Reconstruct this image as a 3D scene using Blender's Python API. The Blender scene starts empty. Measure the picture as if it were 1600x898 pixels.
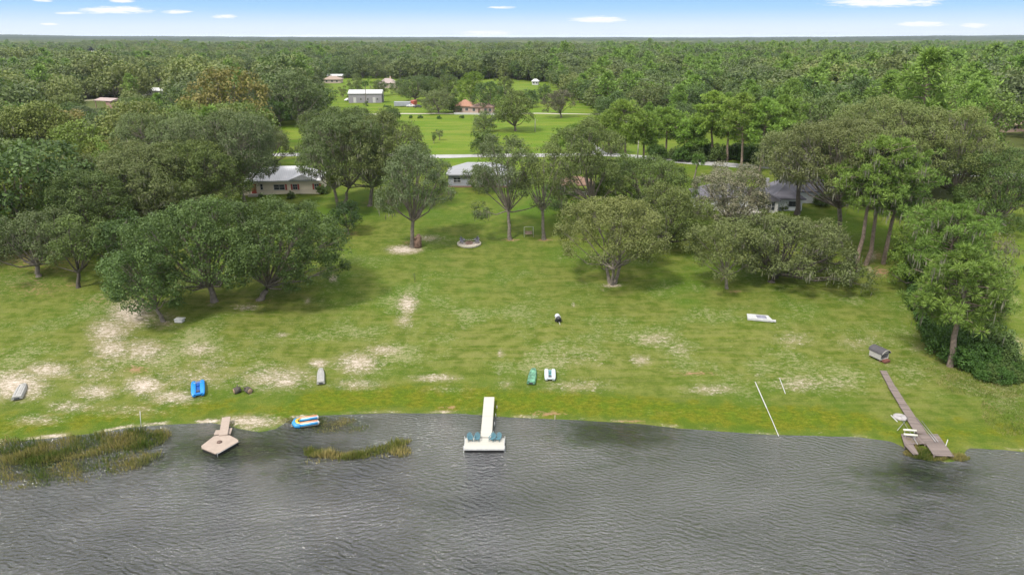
import bpy, math, random
import numpy as np
from mathutils import Vector, Matrix
R_ = math.radians
scene = bpy.context.scene
COL = scene.collection
random.seed(7)

# ------------------------------------------------------------------ camera, world, sun, exposure
CAM_H = 44.0; FPX = 1081.0; PITCH = math.atan(391.0 / FPX)
cam_d = bpy.data.cameras.new('camera'); cam = bpy.data.objects.new('camera', cam_d); COL.objects.link(cam)
cam.location = (0, 0, CAM_H); cam.rotation_euler = (math.pi / 2 - PITCH, 0, 0)
cam_d.sensor_width = 36; cam_d.lens = 36 * FPX / 1600; cam_d.clip_start = 1; cam_d.clip_end = 60000
scene.camera = cam
scene.render.resolution_x = 1024; scene.render.resolution_y = 574
SUN_EL, SUN_AZ = R_(55), R_(-140)          # azimuth measured from +Y towards +X
scene.view_settings.view_transform = 'Standard'; scene.view_settings.look = 'None'
scene.view_settings.exposure = 0.8; scene.view_settings.gamma = 1.0
scene.cycles.max_bounces = 5; scene.cycles.diffuse_bounces = 3; scene.cycles.transparent_max_bounces = 4
scene.cycles.caustics_reflective = False; scene.cycles.caustics_refractive = False

def N(nt, t, **kw):
    n = nt.nodes.new(t)
    for k, v in kw.items():
        if k.startswith('_'): setattr(n, k[1:], v)
    return n
def setin(nt, n, key, v):
    s = n.inputs[key]
    if isinstance(v, bpy.types.NodeSocket): nt.links.new(v, s)
    else: s.default_value = v
def M_(nt, op, a, b=None, c=None, clamp=False):
    n = nt.nodes.new('ShaderNodeMath'); n.operation = op; n.use_clamp = clamp
    setin(nt, n, 0, a)
    if b is not None: setin(nt, n, 1, b)
    if c is not None: setin(nt, n, 2, c)
    return n.outputs[0]
def SM(nt, v, a, b):                        # smoothstep
    n = nt.nodes.new('ShaderNodeMapRange'); n.interpolation_type = 'SMOOTHSTEP'
    setin(nt, n, 0, v); n.inputs[1].default_value = a; n.inputs[2].default_value = b
    return n.outputs[0]
def MIX(nt, f, a, b, mode='MIX'):
    n = nt.nodes.new('ShaderNodeMix'); n.data_type = 'RGBA'; n.blend_type = mode; n.clamp_factor = True
    setin(nt, n, 0, f)
    for i, v in ((6, a), (7, b)):
        if isinstance(v, (tuple, list)): v = tuple(v) + ((1,) if len(v) == 3 else ())
        setin(nt, n, i, v)
    return n.outputs[2]
def NOISE(nt, vec, scale, detail=2, rough=.5, dist=0.0):
    n = nt.nodes.new('ShaderNodeTexNoise')
    if vec is not None: nt.links.new(vec, n.inputs['Vector'])
    n.inputs['Scale'].default_value = scale; n.inputs['Detail'].default_value = detail
    n.inputs['Roughness'].default_value = rough; n.inputs['Distortion'].default_value = dist
    return n.outputs['Fac']
def MAPV(nt, vec, scale=(1, 1, 1), rot=(0, 0, 0), loc=(0, 0, 0)):
    n = nt.nodes.new('ShaderNodeMapping'); nt.links.new(vec, n.inputs['Vector'])
    n.inputs['Scale'].default_value = scale; n.inputs['Rotation'].default_value = rot; n.inputs['Location'].default_value = loc
    return n.outputs['Vector']

def px_dir(px, py):
    t = (449 - py) / FPX
    return ((px - 800) / FPX, math.cos(PITCH) + t * math.sin(PITCH), -math.sin(PITCH) + t * math.cos(PITCH))

world = bpy.data.worlds.new('World'); scene.world = world; world.use_nodes = True
nt = world.node_tree; nt.nodes.clear()
out = nt.nodes.new('ShaderNodeOutputWorld'); bg = nt.nodes.new('ShaderNodeBackground')
nt.links.new(bg.outputs[0], out.inputs[0])
sky = nt.nodes.new('ShaderNodeTexSky'); sky.sky_type = 'NISHITA'; sky.sun_disc = False
sky.sun_elevation = SUN_EL; sky.sun_rotation = SUN_AZ; sky.air_density = 1.0; sky.dust_density = 0.6
tc = nt.nodes.new('ShaderNodeTexCoord'); sp = nt.nodes.new('ShaderNodeSeparateXYZ')
nt.links.new(tc.outputs['Generated'], sp.inputs[0])
X, Y, Z = sp.outputs
ramp = nt.nodes.new('ShaderNodeValToRGB'); nt.links.new(Z, ramp.inputs[0])
cr = ramp.color_ramp
cr.elements[0].position = 0.0; cr.elements[0].color = (5.0, 5.45, 5.95, 1)
cr.elements[1].position = 0.014; cr.elements[1].color = (4.3, 5.1, 5.9, 1)
for p, c in ((0.034, (2.4, 4.0, 5.9)), (0.055, (1.55, 3.3, 5.8)), (0.13, (2.6, 4.2, 6.5))):
    e = cr.elements.new(p); e.color = c + (1,)
col = MIX(nt, 0.95, sky.outputs[0], ramp.outputs[0])
# thick cloud deck high above: soft grey-white
ov_n = NOISE(nt, MAPV(nt, tc.outputs['Generated'], (1, 1, 2.2)), 2.6, 4, .55)
ovr = nt.nodes.new('ShaderNodeValToRGB'); nt.links.new(ov_n, ovr.inputs[0])
ovr.color_ramp.elements[0].position = .3; ovr.color_ramp.elements[0].color = (6.6, 6.9, 7.4, 1)
ovr.color_ramp.elements[1].position = .7; ovr.color_ramp.elements[1].color = (11.5, 11.6, 11.8, 1)
col = MIX(nt, SM(nt, Z, .09, .24), col, ovr.outputs[0])
# the small lens clouds near the horizon
ysafe = M_(nt, 'MAXIMUM', Y, .01)
u = M_(nt, 'DIVIDE', X, ysafe); v = M_(nt, 'DIVIDE', Z, ysafe)
cmb = nt.nodes.new('ShaderNodeCombineXYZ'); nt.links.new(u, cmb.inputs[0]); nt.links.new(v, cmb.inputs[1])
wn = M_(nt, 'SUBTRACT', NOISE(nt, MAPV(nt, cmb.outputs[0], (42, 420, 1)), 1.0, 6, .68), .5)
acc = None
for (cx, cy, rx, ry) in ((180, 16, 60, 6.5), (276, 19, 24, 3), (350, 26, 20, 3.5), (110, 21, 25, 2), (936, 31, 46, 5.5),
                         (1380, 4, 96, 8), (1440, 38, 42, 5), (1522, 40, 22, 4), (758, 53, 42, 6), (785, 12, 24, 2), (190, 1, 22, 4), (66, 1, 16, 3), (500, 57, 110, 2.5), (78, 38, 16, 2)):
    d0 = px_dir(cx, cy); d1 = px_dir(cx + rx, cy); d2 = px_dir(cx, cy - ry)
    u0, v0 = d0[0] / d0[1], d0[2] / d0[1]; a = abs(d1[0] / d1[1] - u0); b = abs(d2[2] / d2[1] - v0)
    du = M_(nt, 'DIVIDE', M_(nt, 'SUBTRACT', u, u0), a); dv = M_(nt, 'DIVIDE', M_(nt, 'SUBTRACT', v, v0), b)
    r2 = M_(nt, 'ADD', M_(nt, 'MULTIPLY', du, du), M_(nt, 'MULTIPLY', dv, dv))
    r2 = M_(nt, 'ADD', r2, M_(nt, 'MULTIPLY', wn, 3.4))
    m = SM(nt, r2, 1.2, .1)
    acc = m if acc is None else M_(nt, 'MAXIMUM', acc, m)
acc = M_(nt, 'MULTIPLY', acc, SM(nt, Y, .05, .2))
col = MIX(nt, acc, col, (5.9, 6.0, 6.1))
nt.links.new(col, bg.inputs[0]); bg.inputs[1].default_value = 0.1

sun_d = bpy.data.lights.new('sun', 'SUN'); sun = bpy.data.objects.new('sun', sun_d); COL.objects.link(sun)
sun_d.energy = 2.9; sun_d.angle = R_(8); sun_d.color = (1, .95, .86)
sdir = Vector((math.sin(SUN_AZ) * math.cos(SUN_EL), math.cos(SUN_AZ) * math.cos(SUN_EL), math.sin(SUN_EL)))
sun.rotation_euler = (-sdir).to_track_quat('-Z', 'Y').to_euler(); sun.location = (0, 0, 300)

# ------------------------------------------------------------------ geometry of the place
def project(x, y, z):
    dz = z - CAM_H
    dep = y * math.cos(PITCH) - dz * math.sin(PITCH); up = y * math.sin(PITCH) + dz * math.cos(PITCH)
    dep = np.maximum(dep, 1e-3)
    return 800 + FPX * x / dep, 449 - FPX * up / dep
def on_plane(px, py, z=0.0):
    d = px_dir(px, py); t = (z - CAM_H) / d[2]
    return (d[0] * t, d[1] * t)
shore_px = [(0, 691), (60, 686), (100, 682), (160, 675), (200, 668), (260, 663), (330, 660), (350, 664), (380, 671), (405, 675), (435, 669), (452, 655), (500, 649),
            (600, 645), (720, 646), (800, 652), (900, 656), (1000, 662), (1060, 669), (1200, 679), (1290, 681), (1345, 683), (1395, 690), (1425, 706),
            (1450, 716), (1485, 723), (1503, 716), (1512, 700), (1560, 702), (1600, 706)]
sp_w = sorted(on_plane(a, b) for a, b in shore_px)
SX = np.array([-400] + [p[0] for p in sp_w] + [400.]); SY = np.array([sp_w[0][1] - 8] + [p[1] for p in sp_w] + [sp_w[-1][1] - 12])
def shore(x): return np.interp(x, SX, SY)
_d = np.arange(-60, 260, 0.5)
_h = np.interp(_d, [-60, -12, -4, 0, 2, 8, 20, 45, 75, 100, 130, 260], [-3, -1.6, -.35, 0, .16, .5, 1.2, 3.6, 6.4, 7.7, 8, 8])
_k = np.ones(9) / 9; _hs = np.convolve(np.pad(_h, 4, mode='edge'), _k, 'valid')
_hs = np.where(np.abs(_d) < 3, _h, _hs)
def ang_(x, y): return np.arctan2(x, np.maximum(y, 1))
def terr(x, y):
    x = np.asarray(x, float); y = np.asarray(y, float)
    yy = y - 78; d = y - shore(x)
    d2 = y - np.interp(x, [-400, -60, 0, 60, 400], [66, 70, 77, 70, 60])     # smooth bank line further up
    w = np.clip(d / 14, 0, 1); dd = d * (1 - w) + d2 * w
    h = np.interp(dd, _d, _hs)
    h = h + np.clip(d / 20, 0, 1) * (.22 * np.sin(x * .11 + 1) * np.sin(y * .09) + .08 * np.sin(x * .37) * np.sin(y * .31 + 2))
    r = np.hypot(x, y)
    hill = np.interp(r, [3000, 5500, 9000, 15000], [0, 3, 15, 17]) * np.interp(ang_(x, y), [-1.5, -.75, -.6, -.35, 0, .25, .42, .6, .75, 1.5], [3, 3, 2.6, 1.5, 1.1, 1.0, 1.4, 2.9, 3.6, 3.6])
    hill = hill * (1 + .08 * np.sin(ang_(x, y) * 23 + r * .0004))
    mid = 3.5 * np.sin(x * .0023 + .6) * np.sin(y * .0019) * np.clip((r - 700) / 900, 0, 1)
    return h + hill + mid
def gpt(px, py):
    """ground point seen at a photo pixel"""
    d = px_dir(px, py); t = 30.0
    for _ in range(4000):
        x, y, z = d[0] * t, d[1] * t, CAM_H + d[2] * t
        g = max(float(terr(x, y)), 0)
        if z <= g + .01: break
        t += max((z - g) * .8, .01)
    return Vector((x, y, g))
def top_h(P, py):
    t = (449 - py) / FPX
    dz = P.y * (t * math.cos(PITCH) - math.sin(PITCH)) / (math.cos(PITCH) + t * math.sin(PITCH))
    return dz + CAM_H - P.z
def depth(P): return P.y * math.cos(PITCH) - (P.z - CAM_H) * math.sin(PITCH)
def mpp(P): return depth(P) / FPX

# ------------------------------------------------------------------ tagging
def tag(o, label=None, cat=None, group=None, kind=None):
    for k, v in (('label', label), ('category', cat), ('group', group), ('kind', kind)):
        if v: o[k] = v
    return o
def empty(name, loc=(0, 0, 0), rz=0.0, label=None, cat=None, group=None):
    o = bpy.data.objects.new(name, None); COL.objects.link(o); o.location = loc; o.rotation_euler = (0, 0, rz)
    o.empty_display_size = .3
    return tag(o, label, cat, group)
def link(name, me, parent=None, **kw):
    o = bpy.data.objects.new(name, me); COL.objects.link(o)
    if parent: o.parent = parent
    return tag(o, **kw)
def copy_tree(o, parent=None):
    c = o.copy(); COL.objects.link(c)
    if parent: c.parent = parent
    for ch in o.children: copy_tree(ch, c)
    return c
def np_mesh(name, V, F, mat, attrs=None, smooth=False, nside=4):
    me = bpy.data.meshes.new(name); V = np.asarray(V, np.float32); F = np.asarray(F, np.int32)
    me.vertices.add(len(V)); me.vertices.foreach_set('co', V.ravel())
    n = F.shape[0]; me.loops.add(n * nside); me.loops.foreach_set('vertex_index', F.ravel())
    me.polygons.add(n); me.polygons.foreach_set('loop_start', np.arange(n, dtype=np.int32) * nside)
    if smooth: me.polygons.foreach_set('use_smooth', np.ones(n, bool))
    if attrs:
        for k, (ty, arr) in attrs.items():
            a = me.attributes.new(k, ty, 'POINT')
            a.data.foreach_set('color' if ty == 'FLOAT_COLOR' else ('vector' if ty == 'FLOAT_VECTOR' else 'value'), np.asarray(arr).ravel())
    if mat: me.materials.append(mat)
    me.update(calc_edges=True); me.validate()
    return me

# ------------------------------------------------------------------ materials
MATS = {}
def mat(name, base, rough=.7, metal=0., var=.12, vscale=3., bump=0., spec=.5):
    if name in MATS: return MATS[name]
    if max(base) > .35: base = tuple(x * .74 for x in base)
    m = bpy.data.materials.new(name); m.use_nodes = True; nt = m.node_tree; b = nt.nodes['Principled BSDF']
    tc = nt.nodes.new('ShaderNodeTexCoord'); f = NOISE(nt, tc.outputs['Object'], vscale, 4, .6)
    f2 = NOISE(nt, tc.outputs['Object'], vscale * 7, 2, .6)
    k = M_(nt, 'ADD', M_(nt, 'MULTIPLY', f, .7), M_(nt, 'MULTIPLY', f2, .3))
    c = MIX(nt, SM(nt, k, .3, .7), tuple(x * (1 - var * 1.6) for x in base), tuple(min(1, x * (1 + var)) for x in base))
    nt.links.new(c, b.inputs['Base Color']); b.inputs['Roughness'].default_value = rough; b.inputs['Metallic'].default_value = metal
    b.inputs['Specular IOR Level'].default_value = spec
    if bump:
        bn = nt.nodes.new('ShaderNodeBump'); bn.inputs['Strength'].default_value = bump; bn.inputs['Distance'].default_value = .03
        nt.links.new(f2, bn.inputs['Height']); nt.links.new(bn.outputs[0], b.inputs['Normal'])
    MATS[name] = m; return m
def striped(name, base, dark, axis=0, scale=6., width=.06, rough=.7, var=.15, grain=True):
    """boards / slats / standing seams: thin darker lines across one axis, each board a little different"""
    if name in MATS: return MATS[name]
    if max(base) > .35: base = tuple(x * .74 for x in base)
    m = bpy.data.materials.new(name); m.use_nodes = True; nt = m.node_tree; b = nt.nodes['Principled BSDF']
    tc = nt.nodes.new('ShaderNodeTexCoord'); s = nt.nodes.new('ShaderNodeSeparateXYZ'); nt.links.new(tc.outputs['Object'], s.inputs[0])
    dark = tuple(x * .74 for x in dark) if max(base) > .25 else dark
    t = M_(nt, 'MULTIPLY', s.outputs[axis], scale); fr = M_(nt, 'FRACT', t); fl = M_(nt, 'FLOOR', t)
    wn = nt.nodes.new('ShaderNodeTexWhiteNoise'); wn.noise_dimensions = '1D'; nt.links.new(fl, wn.inputs['W'])
    f = NOISE(nt, tc.outputs['Object'], 2.5, 4, .65)
    k = M_(nt, 'ADD', M_(nt, 'MULTIPLY', wn.outputs['Value'], .5), M_(nt, 'MULTIPLY', f, .5))
    c = MIX(nt, k, tuple(x * (1 - var * 2) for x in base), tuple(min(1, x * (1 + var)) for x in base))
    line = M_(nt, 'LESS_THAN', fr, width)
    c = MIX(nt, line, c, dark)
    nt.links.new(c, b.inputs['Base Color']); b.inputs['Roughness'].default_value = rough
    MATS[name] = m; return m

def leaf_mat(name, a, b_, trans=.27, hue_var=.5):
    m = bpy.data.materials.new(name); m.use_nodes = True; nt = m.node_tree; nt.nodes.clear()
    o = nt.nodes.new('ShaderNodeOutputMaterial')
    at = nt.nodes.new('ShaderNodeAttribute'); at.attribute_name = 'tint'
    oi = nt.nodes.new('ShaderNodeObjectInfo'); ge = nt.nodes.new('ShaderNodeNewGeometry')
    big = NOISE(nt, ge.outputs['Position'], .006, 3, .6)
    c = MIX(nt, at.outputs['Fac'], a, b_)
    rnd = oi.outputs['Random']
    c = MIX(nt, M_(nt, 'MULTIPLY', SM(nt, rnd, .35, 1), .55 * hue_var), c, (.17, .215, .035))
    c = MIX(nt, M_(nt, 'MULTIPLY', SM(nt, M_(nt, 'FRACT', M_(nt, 'MULTIPLY', rnd, 7.3)), .4, 1), .7 * hue_var), c, (.14, .165, .08))
    c = MIX(nt, M_(nt, 'MULTIPLY', SM(nt, big, .46, .62), .8 * hue_var), c, (.20, .22, .06))
    c = MIX(nt, 1.0, c, oi.outputs['Color'], 'MULTIPLY')
    d = nt.nodes.new('ShaderNodeBsdfPrincipled'); d.inputs['Roughness'].default_value = .55; d.inputs['Specular IOR Level'].default_value = .25
    t = nt.nodes.new('ShaderNodeBsdfTranslucent'); mx = nt.nodes.new('ShaderNodeMixShader'); mx.inputs[0].default_value = trans
    nt.links.new(c, d.inputs['Base Color']); nt.links.new(MIX(nt, .5, c, (.12, .2, .02)), t.inputs[0])
    nt.links.new(d.outputs[0], mx.inputs[1]); nt.links.new(t.outputs[0], mx.inputs[2]); nt.links.new(mx.outputs[0], o.inputs[0])
    return m
L_OAK = leaf_mat('oak_leaves', (.034, .058, .014), (.15, .205, .056), hue_var=.8)
L_DARK = leaf_mat('dark_oak_leaves', (.030, .06, .012), (.125, .19, .05), hue_var=.15)
L_MOSSY = leaf_mat('mossy_oak_leaves', (.040, .060, .022), (.155, .195, .082), hue_var=.5)
L_PINE = leaf_mat('pine_needles', (.08, .16, .02), (.25, .38, .075), hue_var=.2)
L_BUSH = leaf_mat('bush_leaves', (.035, .085, .014), (.08, .16, .03), hue_var=.15)
L_BRIGHT = leaf_mat('bright_leaves', (.09, .17, .015), (.17, .27, .03), hue_var=.1)
L_MAG = leaf_mat('magnolia_leaves', (.02, .045, .012), (.05, .085, .028), hue_var=.0)
L_PALE = leaf_mat('pale_twiggy_leaves', (.09, .10, .05), (.27, .23, .15), hue_var=.0)
MOSS = mat('spanish_moss', (.15, .148, .10), .95, var=.25, vscale=2)
BARK = mat('bark', (.16, .135, .11), .9, var=.3, vscale=2, bump=.5)
BARK_DK = mat('dark_bark', (.075, .062, .05), .9, var=.3, vscale=2, bump=.5)
BARK_PINE = mat('pine_bark', (.22, .165, .13), .9, var=.3, vscale=2, bump=.6)

# ------------------------------------------------------------------ tree generator
def unit(v): return v / np.maximum(np.linalg.norm(v, axis=-1, keepdims=True), 1e-9)
class Tubes:
    def __init__(s, sides=7): s.V = []; s.F = []; s.n = 0; s.k = sides
    def tube(s, pts, rad):
        pts = np.asarray(pts, float); k = s.k; m = len(pts); ring = []
        for i in range(m):
            t = pts[min(i + 1, m - 1)] - pts[max(i - 1, 0)]; t = t / (np.linalg.norm(t) + 1e-9)
            a = np.cross(t, [0.3, .2, 1]) if abs(t[2]) < .9 else np.cross(t, [1, .1, 0]); a /= np.linalg.norm(a); b = np.cross(t, a)
            an = np.arange(k) * 2 * math.pi / k
            ring.append(pts[i] + rad[i] * (np.outer(np.cos(an), a) + np.outer(np.sin(an), b)))
        s.V.append(np.concatenate(ring)); F = []
        for i in range(m - 1):
            for j in range(k):
                F.append((s.n + i * k + j, s.n + i * k + (j + 1) % k, s.n + (i + 1) * k + (j + 1) % k, s.n + (i + 1) * k + j))
        s.F += F; s.n += m * k
    def mesh(s, name, m): return np_mesh(name, np.concatenate(s.V), np.array(s.F), m, smooth=True)
def kites(P, A, W, L, wd, tint):
    """kite quads from base P along A (unit), half-width vector W (unit)"""
    n = len(P); L = np.broadcast_to(L, (n,))[:, None]; wd = np.broadcast_to(wd, (n,))[:, None]
    V = np.stack([P, P + A * L * .5 + W * wd, P + A * L, P + A * L * .5 - W * wd], 1).reshape(-1, 3)
    F = np.arange(n * 4).reshape(n, 4)
    return V, F, np.repeat(tint, 4)
def clump_leaves(r, C, rc, per, leaf, wid, squash=.8, tilt=.9, inward=None):
    n = len(C); dirs = unit(r.normal(size=(n, per, 3)) + np.array([0, 0, .35]))
    P = C[:, None] + dirs * (rc[:, None, None] * r.uniform(.55, 1.08, (n, per, 1))) * np.array([1, 1, squash])
    nn = unit(dirs + r.normal(size=dirs.shape) * .27 + np.array([0, 0, .25])); A = unit(np.cross(nn, r.normal(size=dirs.shape))); A = unit(A + dirs * .25); W = unit(np.cross(A, nn))
    ti = np.clip(np.repeat(r.uniform(0.0, .8, n)[:, None], per, 1) + r.uniform(-.25, .3, (n, per)), 0, 1)
    P = P.reshape(-1, 3); m = len(P)
    return kites(P, A.reshape(-1, 3), W.reshape(-1, 3), leaf * r.uniform(.7, 1.3, m), wid * r.uniform(.7, 1.3, m), ti.reshape(-1))
def wob(r, a, b, n, amp):
    t = np.linspace(0, 1, n)[:, None]; p = a + (b - a) * t
    off = r.normal(size=(n, 3)) * amp; off[0] = 0; off[-1] = 0
    return p + off
def gen_oak(seed, H, Rd, cb, off=(0, 0), stems=1, lobes=14, leaf=.29, dens=1.25, rc=.9, mossy=False, lmat=None, bark=None, trunk_r=None, sides=7, oval=1., base_off=0., open_=0., lobe_list=None, lrad=(.2, .37)):
    r = np.random.default_rng(seed); lmat = lmat or L_OAK; bark = bark or BARK
    lobes = int(lobes * 1.5); hd = (H - cb) * .16; cb0 = cb; cb = cb - hd * .6
    c = np.array([off[0], off[1], (cb + H) / 2]); rad = np.array([Rd, Rd * oval, (H - cb) / 2])
    LC, LR = [], []
    k = 0; ga = 2.39996
    while len(LC) < lobes:
        z = 1 - 1.75 * (k + .5) / lobes; z = max(min(z + r.uniform(-.12, .12), .98), -.75); a = k * ga + r.uniform(-.35, .35); q = math.sqrt(1 - z * z) if z > 0 else 1 - .3 * z * z
        lr = r.uniform(*lrad) * min(Rd, Rd * oval) * (.82 if z < -.2 else 1); droop = r.uniform(0, .12) * (H - cb) * (z < .1)
        f = r.uniform(.52, .92) * (1 if z < .6 else .95)
        LC.append(c + np.array([q * math.cos(a), q * math.sin(a), z * .95]) * (rad - np.array([lr, lr, min(lr * .7, rad[2] * .6)])) * (f / .72) - np.array([0, 0, droop])); LR.append(lr); k += 1
    if lobe_list is not None:
        for q in lobe_list: LC.append(np.array(q[:3], float)); LR.append(q[3])
    LC = np.array(LC); LR = np.array(LR)
    if not open_:
        LC = np.vstack([LC, c[None]]); LR = np.append(LR, Rd * .5)
    CC, CR, CL = [], [], []
    vs = .8
    for i, (p, lr) in enumerate(zip(LC, LR)):
        n = max(5, int(1.75 * math.pi * lr * lr * vs / (rc * rc * 1.7) * dens ** .5)); d = unit(r.normal(size=(n, 3)) + np.array([0, 0, .25]) + .5 * unit((p - c) / rad))
        q = p + d * lr * np.array([1, 1, vs]) * r.uniform(.78, 1.05, (n, 1)); CC.append(q); CR.append(rc * r.uniform(.6, 1.6, n)); CL += [i] * n
    CC = np.concatenate(CC); CR = np.concatenate(CR); CL = np.array(CL)
    # drop clumps that sit deep inside another lobe
    keep = np.ones(len(CC), bool)
    for i, (p, lr) in enumerate(zip(LC, LR)):
        dd = np.linalg.norm((CC - p) / np.array([1, 1, vs]), axis=1); keep &= ~((dd < lr * .74) & (CL != i))
    keep &= CC[:, 2] > min(cb * .6, 1.2)
    CC, CR, CL = CC[keep], CR[keep], CL[keep]
    per = int(30 * dens * (rc / .85) ** 2 * (.34 / leaf) ** 1.7)
    V, F, T = clump_leaves(r, CC, CR, max(per, 5), leaf, leaf * .34)
    crown = np_mesh('crown', V, F, lmat, {'tint': ('FLOAT', T.astype(np.float32))})
    tb = Tubes(sides); tr = trunk_r or Rd * .045 + .1
    bases = []
    for s in range(stems):
        a = s * 2 * math.pi / max(stems, 1) + .4; b0 = np.array([math.cos(a), math.sin(a), 0]) * (tr * .9 if stems > 1 else 0) + np.array([base_off, 0, 0])
        fk = np.array([off[0] * .35, off[1] * .35, max(cb0 * .62, 1.2)]) + (np.array([math.cos(a), math.sin(a), 0]) * Rd * .16 if stems > 1 else 0)
        pts = wob(r, b0 + [0, 0, -.4], fk, 5, tr * .22); rr = tr * (.75 if stems > 1 else 1)
        tb.tube(pts, [rr * 1.55, rr * 1.05, rr * .92, rr * .85, rr * .78]); bases.append((fk, rr * .75))
    tips = []
    for i, p in enumerate(LC):
        fk, rr = bases[i % len(bases)]; mid = fk * .5 + p * .5 + np.array([0, 0, -.1 * np.linalg.norm((p - fk)[:2])]) + r.normal(size=3) * .3
        pts = np.array([fk, fk * .75 + mid * .25 + r.normal(size=3) * .1, mid, mid * .4 + p * .6 + r.normal(size=3) * .2, p]); tb.tube(pts, [rr * .62, rr * .5, rr * .36, rr * .24, rr * .12]); tips.append((mid, p, rr))
    if sides > 4:
        for i in range(0, len(CC), 5):
            mid, p, rr = tips[CL[i]]; s0 = mid + (p - mid) * r.uniform(.2, .9); tb.tube(wob(r, s0, CC[i], 3, .15), [rr * .16, rr * .1, .02])
    parts = [('trunk', tb.mesh('trunk', bark)), ('crown', crown)]
    if mossy:
        low = CC[(CC[:, 2] < H * .93)]; idx = r.choice(len(low), min(len(low), int(len(low) * .26 * (mossy if mossy is not True else 1)))); P0 = low[idx]; per = 7
        P = (P0[:, None] + r.normal(size=(len(P0), per, 3)) * np.array([.5, .5, .25])).reshape(-1, 3); n = len(P)
        A = unit(np.array([0, 0, -1.]) + r.normal(size=(n, 3)) * .07); an = r.uniform(0, 2 * math.pi, n); W = np.stack([np.cos(an), np.sin(an), 0 * an], 1)
        V, F, T = kites(P, A, W, r.uniform(.5, 1.7, n), r.uniform(.05, .12, n), r.uniform(0, 1, n))
        parts.append(('moss', np_mesh('moss', V, F, MOSS)))
    return parts
def gen_pine(seed, H, Rd, cb, off=(0, 0), nb=34, leaf=.55, dens=1., tuft=.75, sides=7, lmat=None, trunk_r=None, lean=(0, 0), flat=.75, mossy=0, bark=None):
    r = np.random.default_rng(seed); lmat = lmat or L_PINE
    tr = trunk_r or .022 * H / 2 + .06; tb = Tubes(sides)
    top = np.array([off[0], off[1], H * .93]); base = np.array([0, 0, -.4])
    ax = wob(r, base, top, 8, .12); ax[1:-1] += np.outer(np.sin(np.linspace(0, math.pi, 8))[1:-1], np.array([lean[0], lean[1], 0]))
    tb.tube(ax, list(np.linspace(tr * 1.3, tr * .25, 8)))
    C, CR = [], []
    for i in range(nb):
        t = (i + .5) / nb; z = cb + (H * .95 - cb) * t ** .85; fz = z / H
        p0 = np.array([np.interp(z, ax[:, 2], ax[:, j]) for j in range(2)] + [z]); a = i * 2.39996 + r.uniform(-.5, .5)
        prof = math.sin(math.pi * min(max((t * .86 + .17), 0), 1)) ** .7; ln = Rd * prof * r.uniform(.6, 1.08)
        d = np.array([math.cos(a), math.sin(a), r.uniform(.05, .55) * (0.3 + t)]); e = p0 + d * ln
        tb.tube(wob(r, p0, e, 4, .12), [tr * .3, tr * .22, tr * .13, .03])
        nt_ = max(3, int(ln * 1.25)); s = r.uniform(.42, 1.0, nt_)
        q = p0 + (e - p0) * s[:, None] + r.normal(size=(nt_, 3)) * np.array([.8, .8, .35]) * (.4 + .25 * ln * s[:, None]) * .62; C.append(q); CR.append(tuft * r.uniform(.7, 1.3, nt_))
    C.append(np.array([top + r.normal(size=3) * [.7, .7, .4] for _ in range(7)])); CR.append(np.full(7, tuft))
    C = np.concatenate(C); CR = np.concatenate(CR); n = len(C); per = int(46 * dens)
    dirs = unit(r.normal(size=(n, per, 3)) + np.array([0, 0, .45])); ti = np.repeat(r.uniform(0.1, .8, n)[:, None], per, 1) + r.uniform(-.2, .2, (n, per))
    P = C[:, None] + dirs * CR[:, None, None] * .3 * np.array([1, 1, flat]); A = unit(dirs * np.array([1, 1, flat]) + r.normal(size=dirs.shape) * .18)
    W = unit(np.cross(A, r.normal(size=A.shape))); m = n * per
    V, F, T = kites(P.reshape(-1, 3), A.reshape(-1, 3), W.reshape(-1, 3), np.repeat(CR, per) * r.uniform(.6, 1.1, m), .058 * (leaf / .55) * r.uniform(.8, 1.3, m), np.clip(ti, 0, 1).reshape(-1))
    parts = [('trunk', tb.mesh('trunk', bark or BARK_PINE)), ('crown', np_mesh('crown', V, F, lmat, {'tint': ('FLOAT', T.astype(np.float32))}))]
    if mossy:
        k = r.choice(n, int(n * mossy)); P = (C[k][:, None] + r.normal(size=(len(k), 6, 3)) * .4).reshape(-1, 3); m = len(P)
        A = unit(np.array([0, 0, -1.]) + r.normal(size=(m, 3)) * .07); an = r.uniform(0, 6.3, m); W = np.stack([np.cos(an), np.sin(an), 0 * an], 1)
        V, F, T = kites(P, A, W, r.uniform(.7, 2.2, m), r.uniform(.05, .13, m), r.uniform(0, 1, m)); parts.append(('moss', np_mesh('moss', V, F, MOSS)))
    return parts
def gen_bush(seed, Rd, H, lmat=None, leaf=.3, n=60, dens=1.):
    r = np.random.default_rng(seed); d = unit(r.normal(size=(n, 3))); d[:, 2] = np.abs(d[:, 2]); s = r.uniform(.55, 1, (n, 1))
    C = d * s * np.array([Rd, Rd, H * .85]) + np.array([0, 0, H * .12]); V, F, T = clump_leaves(r, C, r.uniform(.5, .9, n) * Rd * .34, int(40 * dens), leaf, leaf * .36)
    V[:, 2] = np.maximum(V[:, 2], .0)
    tb = Tubes(5)
    for i in range(0, n, 6): tb.tube(wob(r, np.array([0, 0, -.1]), C[i], 4, .08), [.06, .05, .035, .015])
    return [('stems', tb.mesh('stems', BARK_DK)), ('foliage', np_mesh('foliage', V, F, lmat or L_BUSH, {'tint': ('FLOAT', T.astype(np.float32))}))]
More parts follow.
